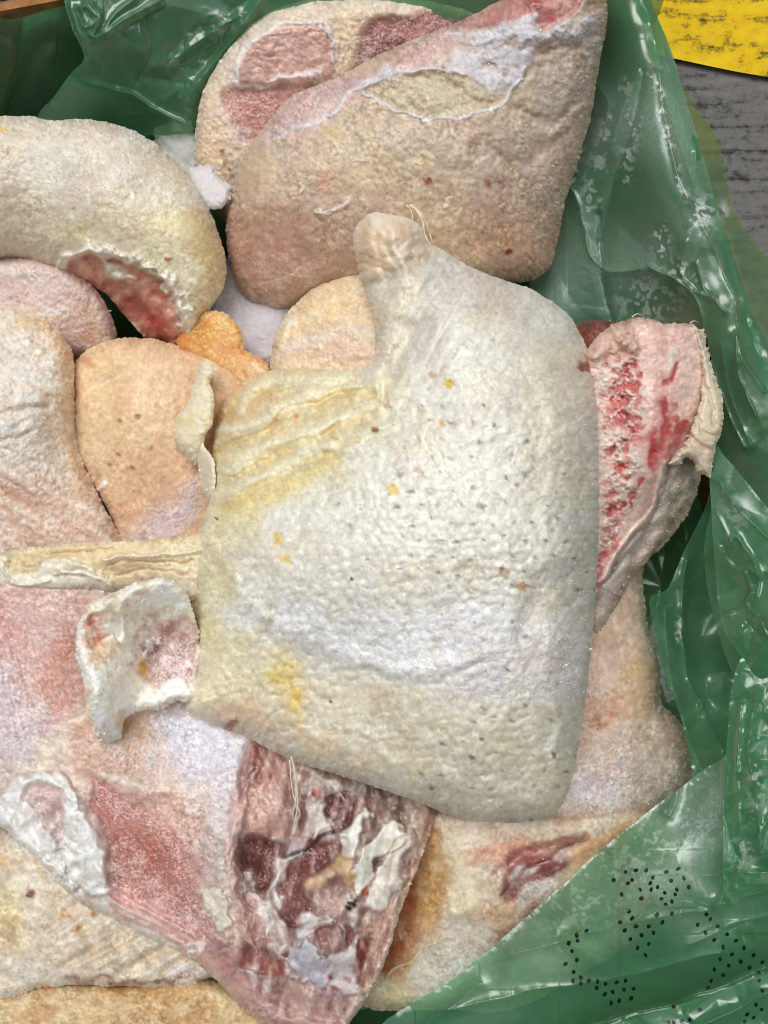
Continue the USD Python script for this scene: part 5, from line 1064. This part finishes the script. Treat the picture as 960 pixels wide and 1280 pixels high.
s = Surf([(690, 1306), (740, 1288), (800, 1271), (880, 1246), (930, 1228), (962, 1216), (1019, 1196), (1019, 1339), (690, 1339)], seed=47, rough=.5, rough_l=30)
s.heights([(740, 1290, 18), (880, 1248, 28), (960, 1216, 35), (900, 1300, 30), (1000, 1300, 34), (760, 1330, 16)], 1); crumple(s, 1.2, 60); crease(s, [(800, 1300), (880, 1280), (960, 1240)], 6, 3); E2 = s; film_build(s, 'liner_fold', .05)
def print_dots(group, surf, k):
    vs, fs, o = [], [], 0
    r = np.random.default_rng(60 + k)
    for u, v in group:
        a = r.uniform(-.6, 1.2); th = np.linspace(0, 2 * np.pi, 12, endpoint=False); w, h = r.uniform(2.0, 2.7), r.uniform(2.6, 3.5)
        x, y = w * np.cos(th), h * np.sin(th); du, dv = x * math.cos(a) - y * math.sin(a), x * math.sin(a) + y * math.cos(a)
        uu = np.r_[u + du, u]; vv = np.r_[v + dv, v]
        z = map_coordinates(surf.z, [(vv - surf.v[0]) / S, (uu - surf.u[0]) / S], order=1, mode='nearest') + .12
        vs.append(at(uu, vv, z)); i = np.arange(12); fs.append(np.stack([np.full(12, 12), (i + 1) % 12, i], 1) + o); o += 13
    emit(liner + '/printed_mark', np.concatenate(vs), np.concatenate(fs), None, 'ink')
for k, gdots in enumerate(dots):
    hi = [d for d in gdots if d[1] > 1272 - (d[0] - 790) * .335]
    lo_ = [d for d in gdots if d not in hi]
    if lo_: print_dots(lo_, E, k)
    if hi: print_dots(hi, E2, k + 9)
# back of the box
s = Surf([(-60, -40), (0, 22), (60, 12), (118, -6), (118, -60), (780, -60), (780, 80), (600, 120), (320, 280), (180, 260), (-60, 230)], seed=48, rough=.4, rough_l=30)
s.heights([(0, 24, 6), (100, 2, 6), (20, 150, -74), (60, 80, -26), (100, 140, -70), (250, 180, -78), (300, 0, -4), (600, 0, -24), (250, 60, -46), (700, 40, -40), (30, 70, -22)], 1)
crumple(s, 3, 70); crease(s, [(30, 20), (25, 80), (0, 150)], 6, 6); film_build(s, 'liner_wall', .0)
s = Surf([(70, -60), (80, 0), (90, 35), (103, 62), (104, 76), (88, 92), (70, 118), (48, 150), (110, 165), (240, 165), (262, 120), (300, 60), (345, 20), (420, 12), (560, 24), (640, 30), (640, -60)], seed=49, rough=.4, rough_l=30)
s.heights([(90, 0, 10), (104, 66, 2), (85, 95, -6), (60, 135, -16), (150, 60, 2), (160, 110, -16), (220, 140, -24), (240, 158, -30), (270, 80, -12), (200, 0, 8), (320, 0, 6), (450, 0, 6), (600, 10, -2), (300, 40, -2), (130, 145, -36), (190, 155, -38)], 1)
for p, w, mm in [([(82, 5), (95, 42), (104, 66)], 3, 4), ([(104, 70), (88, 92), (65, 125)], 3, 4), ([(86, 93), (120, 106), (165, 120), (210, 146), (240, 158)], 3, 6), ([(240, 158), (234, 132), (250, 100), (290, 50), (325, 0)], 4, 5), ([(95, 10), (105, 32), (122, 22), (108, 8)], 2.5, 3.4), ([(118, 40), (124, 20), (115, 5)], 2, 3.0), ([(112, 42), (125, 44), (160, 22), (200, 0)], 3, 4), ([(130, 38), (140, 20), (165, 0)], 4, 2.6),
                 ([(215, 75), (250, 50), (300, 18)], 6, 3), ([(180, 20), (190, 60), (170, 100)], 10, -3)]: crease(s, p, w, mm)
crumple(s, 1.3, 50, 6)
dust(s, np.clip(.55 * s.line_mask([(215, 75), (255, 45), (300, 15)], 18) + .5 * s.blob(105, 25, 14, 14) + .4 * s.line_mask([(125, 42), (165, 20), (205, 0)], 10) + .3 * s.blob(225, 130, 14, 10), 0, 1), .6)
film_build(s, 'liner_fold', .03)

# ------------------------------------------------------------------ cardboard box
box = thing('cardboard_box', 'open brown cardboard box holding the liner, its corner showing at upper left', 'cardboard box')
RIM = 6.0
def xy(u, v): return at(u, v, RIM)[:2]
def cross(p, d, q, e):
    t = np.linalg.solve(np.array([d, -e]).T, q - p); return p + d * t[0]
ra, rb = xy(800, 0), xy(944, 453); rd = (rb - ra) / np.linalg.norm(rb - ra)
ba, bb = xy(0, 14), xy(118, -8); bd = (bb - ba) / np.linalg.norm(bb - ba)
c_rb = cross(ra, rd, ba, bd); c_lb = c_rb - bd * .40; c_rf = c_rb + rd * .50; c_lf = c_lb + rd * .50
def wall(p, q, name, z0=.004, z1=ZREF + RIM / 1000, th=.003, mat='card'):
    d = q - p; L_ = np.linalg.norm(d); d /= L_; n = np.array([-d[1], d[0]])
    m = trimesh.creation.box((L_, th, z1 - z0)); Tm = np.eye(4); Tm[:2, 0] = d; Tm[:2, 1] = n; c = (p + q) / 2 + n * th / 2; Tm[:3, 3] = (*c, (z0 + z1) / 2); m.apply_transform(Tm)
    usdkit.mesh(stage, numbered(f'{box}/{name}'), m, M[mat])
def outward(p, q, ins):
    return (p, q) if np.dot(np.array([-(q - p)[1], (q - p)[0]]), p - ins) > 0 else (q, p)
mid = (c_rb + c_lf) / 2
for k, (p, q) in enumerate(((c_rb, c_rf), (c_rb, c_lb), (c_lb, c_lf), (c_rf, c_lf))):
    wall(*outward(p, q, mid), 'side_panel', z1=ZREF + RIM / 1000 - (0 if k == 1 else .012))
base = np.array([c_rb, c_rf, c_lf, c_lb]); vb = np.concatenate([np.c_[base, np.full(4, .004)], np.c_[base, np.full(4, .009)]])
usdkit.mesh(stage, box + '/base_panel', trimesh.convex.convex_hull(vb), M['card'])
o = outward(c_rb, c_lb, mid); nn = np.array([-(o[1] - o[0])[1], (o[1] - o[0])[0]]); nn /= np.linalg.norm(nn)
fp = [np.r_[c, ZREF + RIM / 1000 + a] for c, a in ((c_rb + nn * .006, 0), (c_lb + nn * .006, 0), (c_lb + nn * .05, .03), (c_rb + nn * .05, .03))]
fp = np.array(fp); usdkit.mesh(stage, box + '/top_flap', trimesh.convex.convex_hull(np.concatenate([fp, fp - [0, 0, .004]])), M['card'])

# the liner against the near and left sides of the box
for p, q, sd in ((c_lb, c_lf, 3), (c_lf, c_rf, 4)):
    n_ = np.array([-(q - p)[1], (q - p)[0]]); n_ /= np.linalg.norm(n_); n_ = n_ if np.dot(n_, mid - p) > 0 else -n_
    a_, b_ = np.meshgrid(np.linspace(.015, .985, 120), np.linspace(0, 1, 50)); rr = np.random.default_rng(sd)
    w_ = LinearNDInterpolator(rr.uniform(-.3, 1.3, (160, 2)), rr.normal(0, 1, 160), 0)(a_, b_)
    off = .009 + .0025 * np.clip(w_, -2, 2) + .03 * (1 - b_) ** 2
    v_ = np.stack([p[0] + (q - p)[0] * a_ + n_[0] * off, p[1] + (q - p)[1] * a_ + n_[1] * off, .014 + (ZREF - .014) * b_ * .97 + .004 * w_], -1).reshape(-1, 3)
    i_ = np.arange(120 * 49).reshape(49, 120)[:, :-1].ravel(); f_ = np.stack([i_, i_ + 1, i_ + 121, i_ + 120], 1)
    emit(liner + '/liner_wall', v_, f_, vnormals(v_, f_), 'film', None, np.zeros(len(v_)))

# ------------------------------------------------------------------ floor and painted stripe
def worn(name, stops, streak, rough, scale=30.):
    n = {'g': ('geometry', {}), 'mp': ('mapping', {'rotation': (0, 0, -.2), 'scale': streak}), 'n1': ('noise_texture', {'scale': scale, 'detail': 6.0, 'roughness': .68, 'distortion': .5}),
         'n2': ('noise_texture', {'scale': scale * 7, 'detail': 5.0, 'roughness': .7}), 'mx': ('mix_float', {'fac': .38}), 'r': ('rgb_ramp', {'ramp': stops}), 'b': ('bump', {'strength': .3, 'distance': .001}), 'p': ('principled_bsdf', {'roughness': rough, 'specular_ior_level': .25})}
    return usdkit.material(stage, '/World/Looks/' + name, n, [('g.position', 'mp.vector'), ('mp.vector', 'n1.vector'), ('g.position', 'n2.vector'), ('n1.fac', 'mx.a'), ('n2.fac', 'mx.b'), ('mx.result', 'r.fac'), ('r.color', 'p.base_color'),
                           ('mx.result', 'b.height'), ('b.normal', 'p.normal')], surface='p.BSDF')
M['floor'] = worn('worn_concrete', [(.38, (.012, .013, .014)), (.44, (.07, .07, .072)), (.49, (.14, .135, .13)), (.62, (.19, .185, .18))], (.55, 3.2, 1), .75, 30.)
M['yellow'] = worn('worn_yellow_paint', [(.40, (.05, .04, .02)), (.45, (.34, .23, .012)), (.49, (.68, .44, .008)), (.62, (.80, .55, .015))], (.6, 2.4, 1), .75, 26.)
pr = usdkit.mesh(stage, '/World/floor', (np.array([[-4, -4, 0], [4, -4, 0], [4, 4, 0], [-4, 4, 0]]), np.array([[0, 1, 2, 3]])), M['floor']).GetPrim()
tag(pr, 'worn dark grey floor beside the box', 'floor', kind='structure')
y0, y1 = at(835, 71, -126)[:2], at(960, 97, -126)[:2]; yd = (y1 - y0) / np.linalg.norm(y1 - y0); yn = np.array([-yd[1], yd[0]]); yn = yn if yn[1] > 0 else -yn
r = np.random.default_rng(2); tt = np.linspace(-.8, 1.2, 240); jag = .0005 * (gaussian_filter(r.standard_normal(240), 1.2) + gaussian_filter(r.standard_normal(240), 5) * 2)
a = y0 + yd * tt[:, None] + yn * jag[:, None]; b = y0 + yd * tt[:, None] + yn * .11
vv = np.concatenate([np.c_[a, np.full(240, .004)], np.c_[b, np.full(240, .004)]]); i = np.arange(239)
ff = np.stack([i, i + 1, i + 241, i + 240], 1)
pr = usdkit.mesh(stage, '/World/floor_marking', (vv, ff if np.cross(yd, yn) > 0 else ff[:, ::-1]), M['yellow']).GetPrim()
tag(pr, 'worn yellow painted stripe across the floor at upper right', 'floor marking', kind='structure')
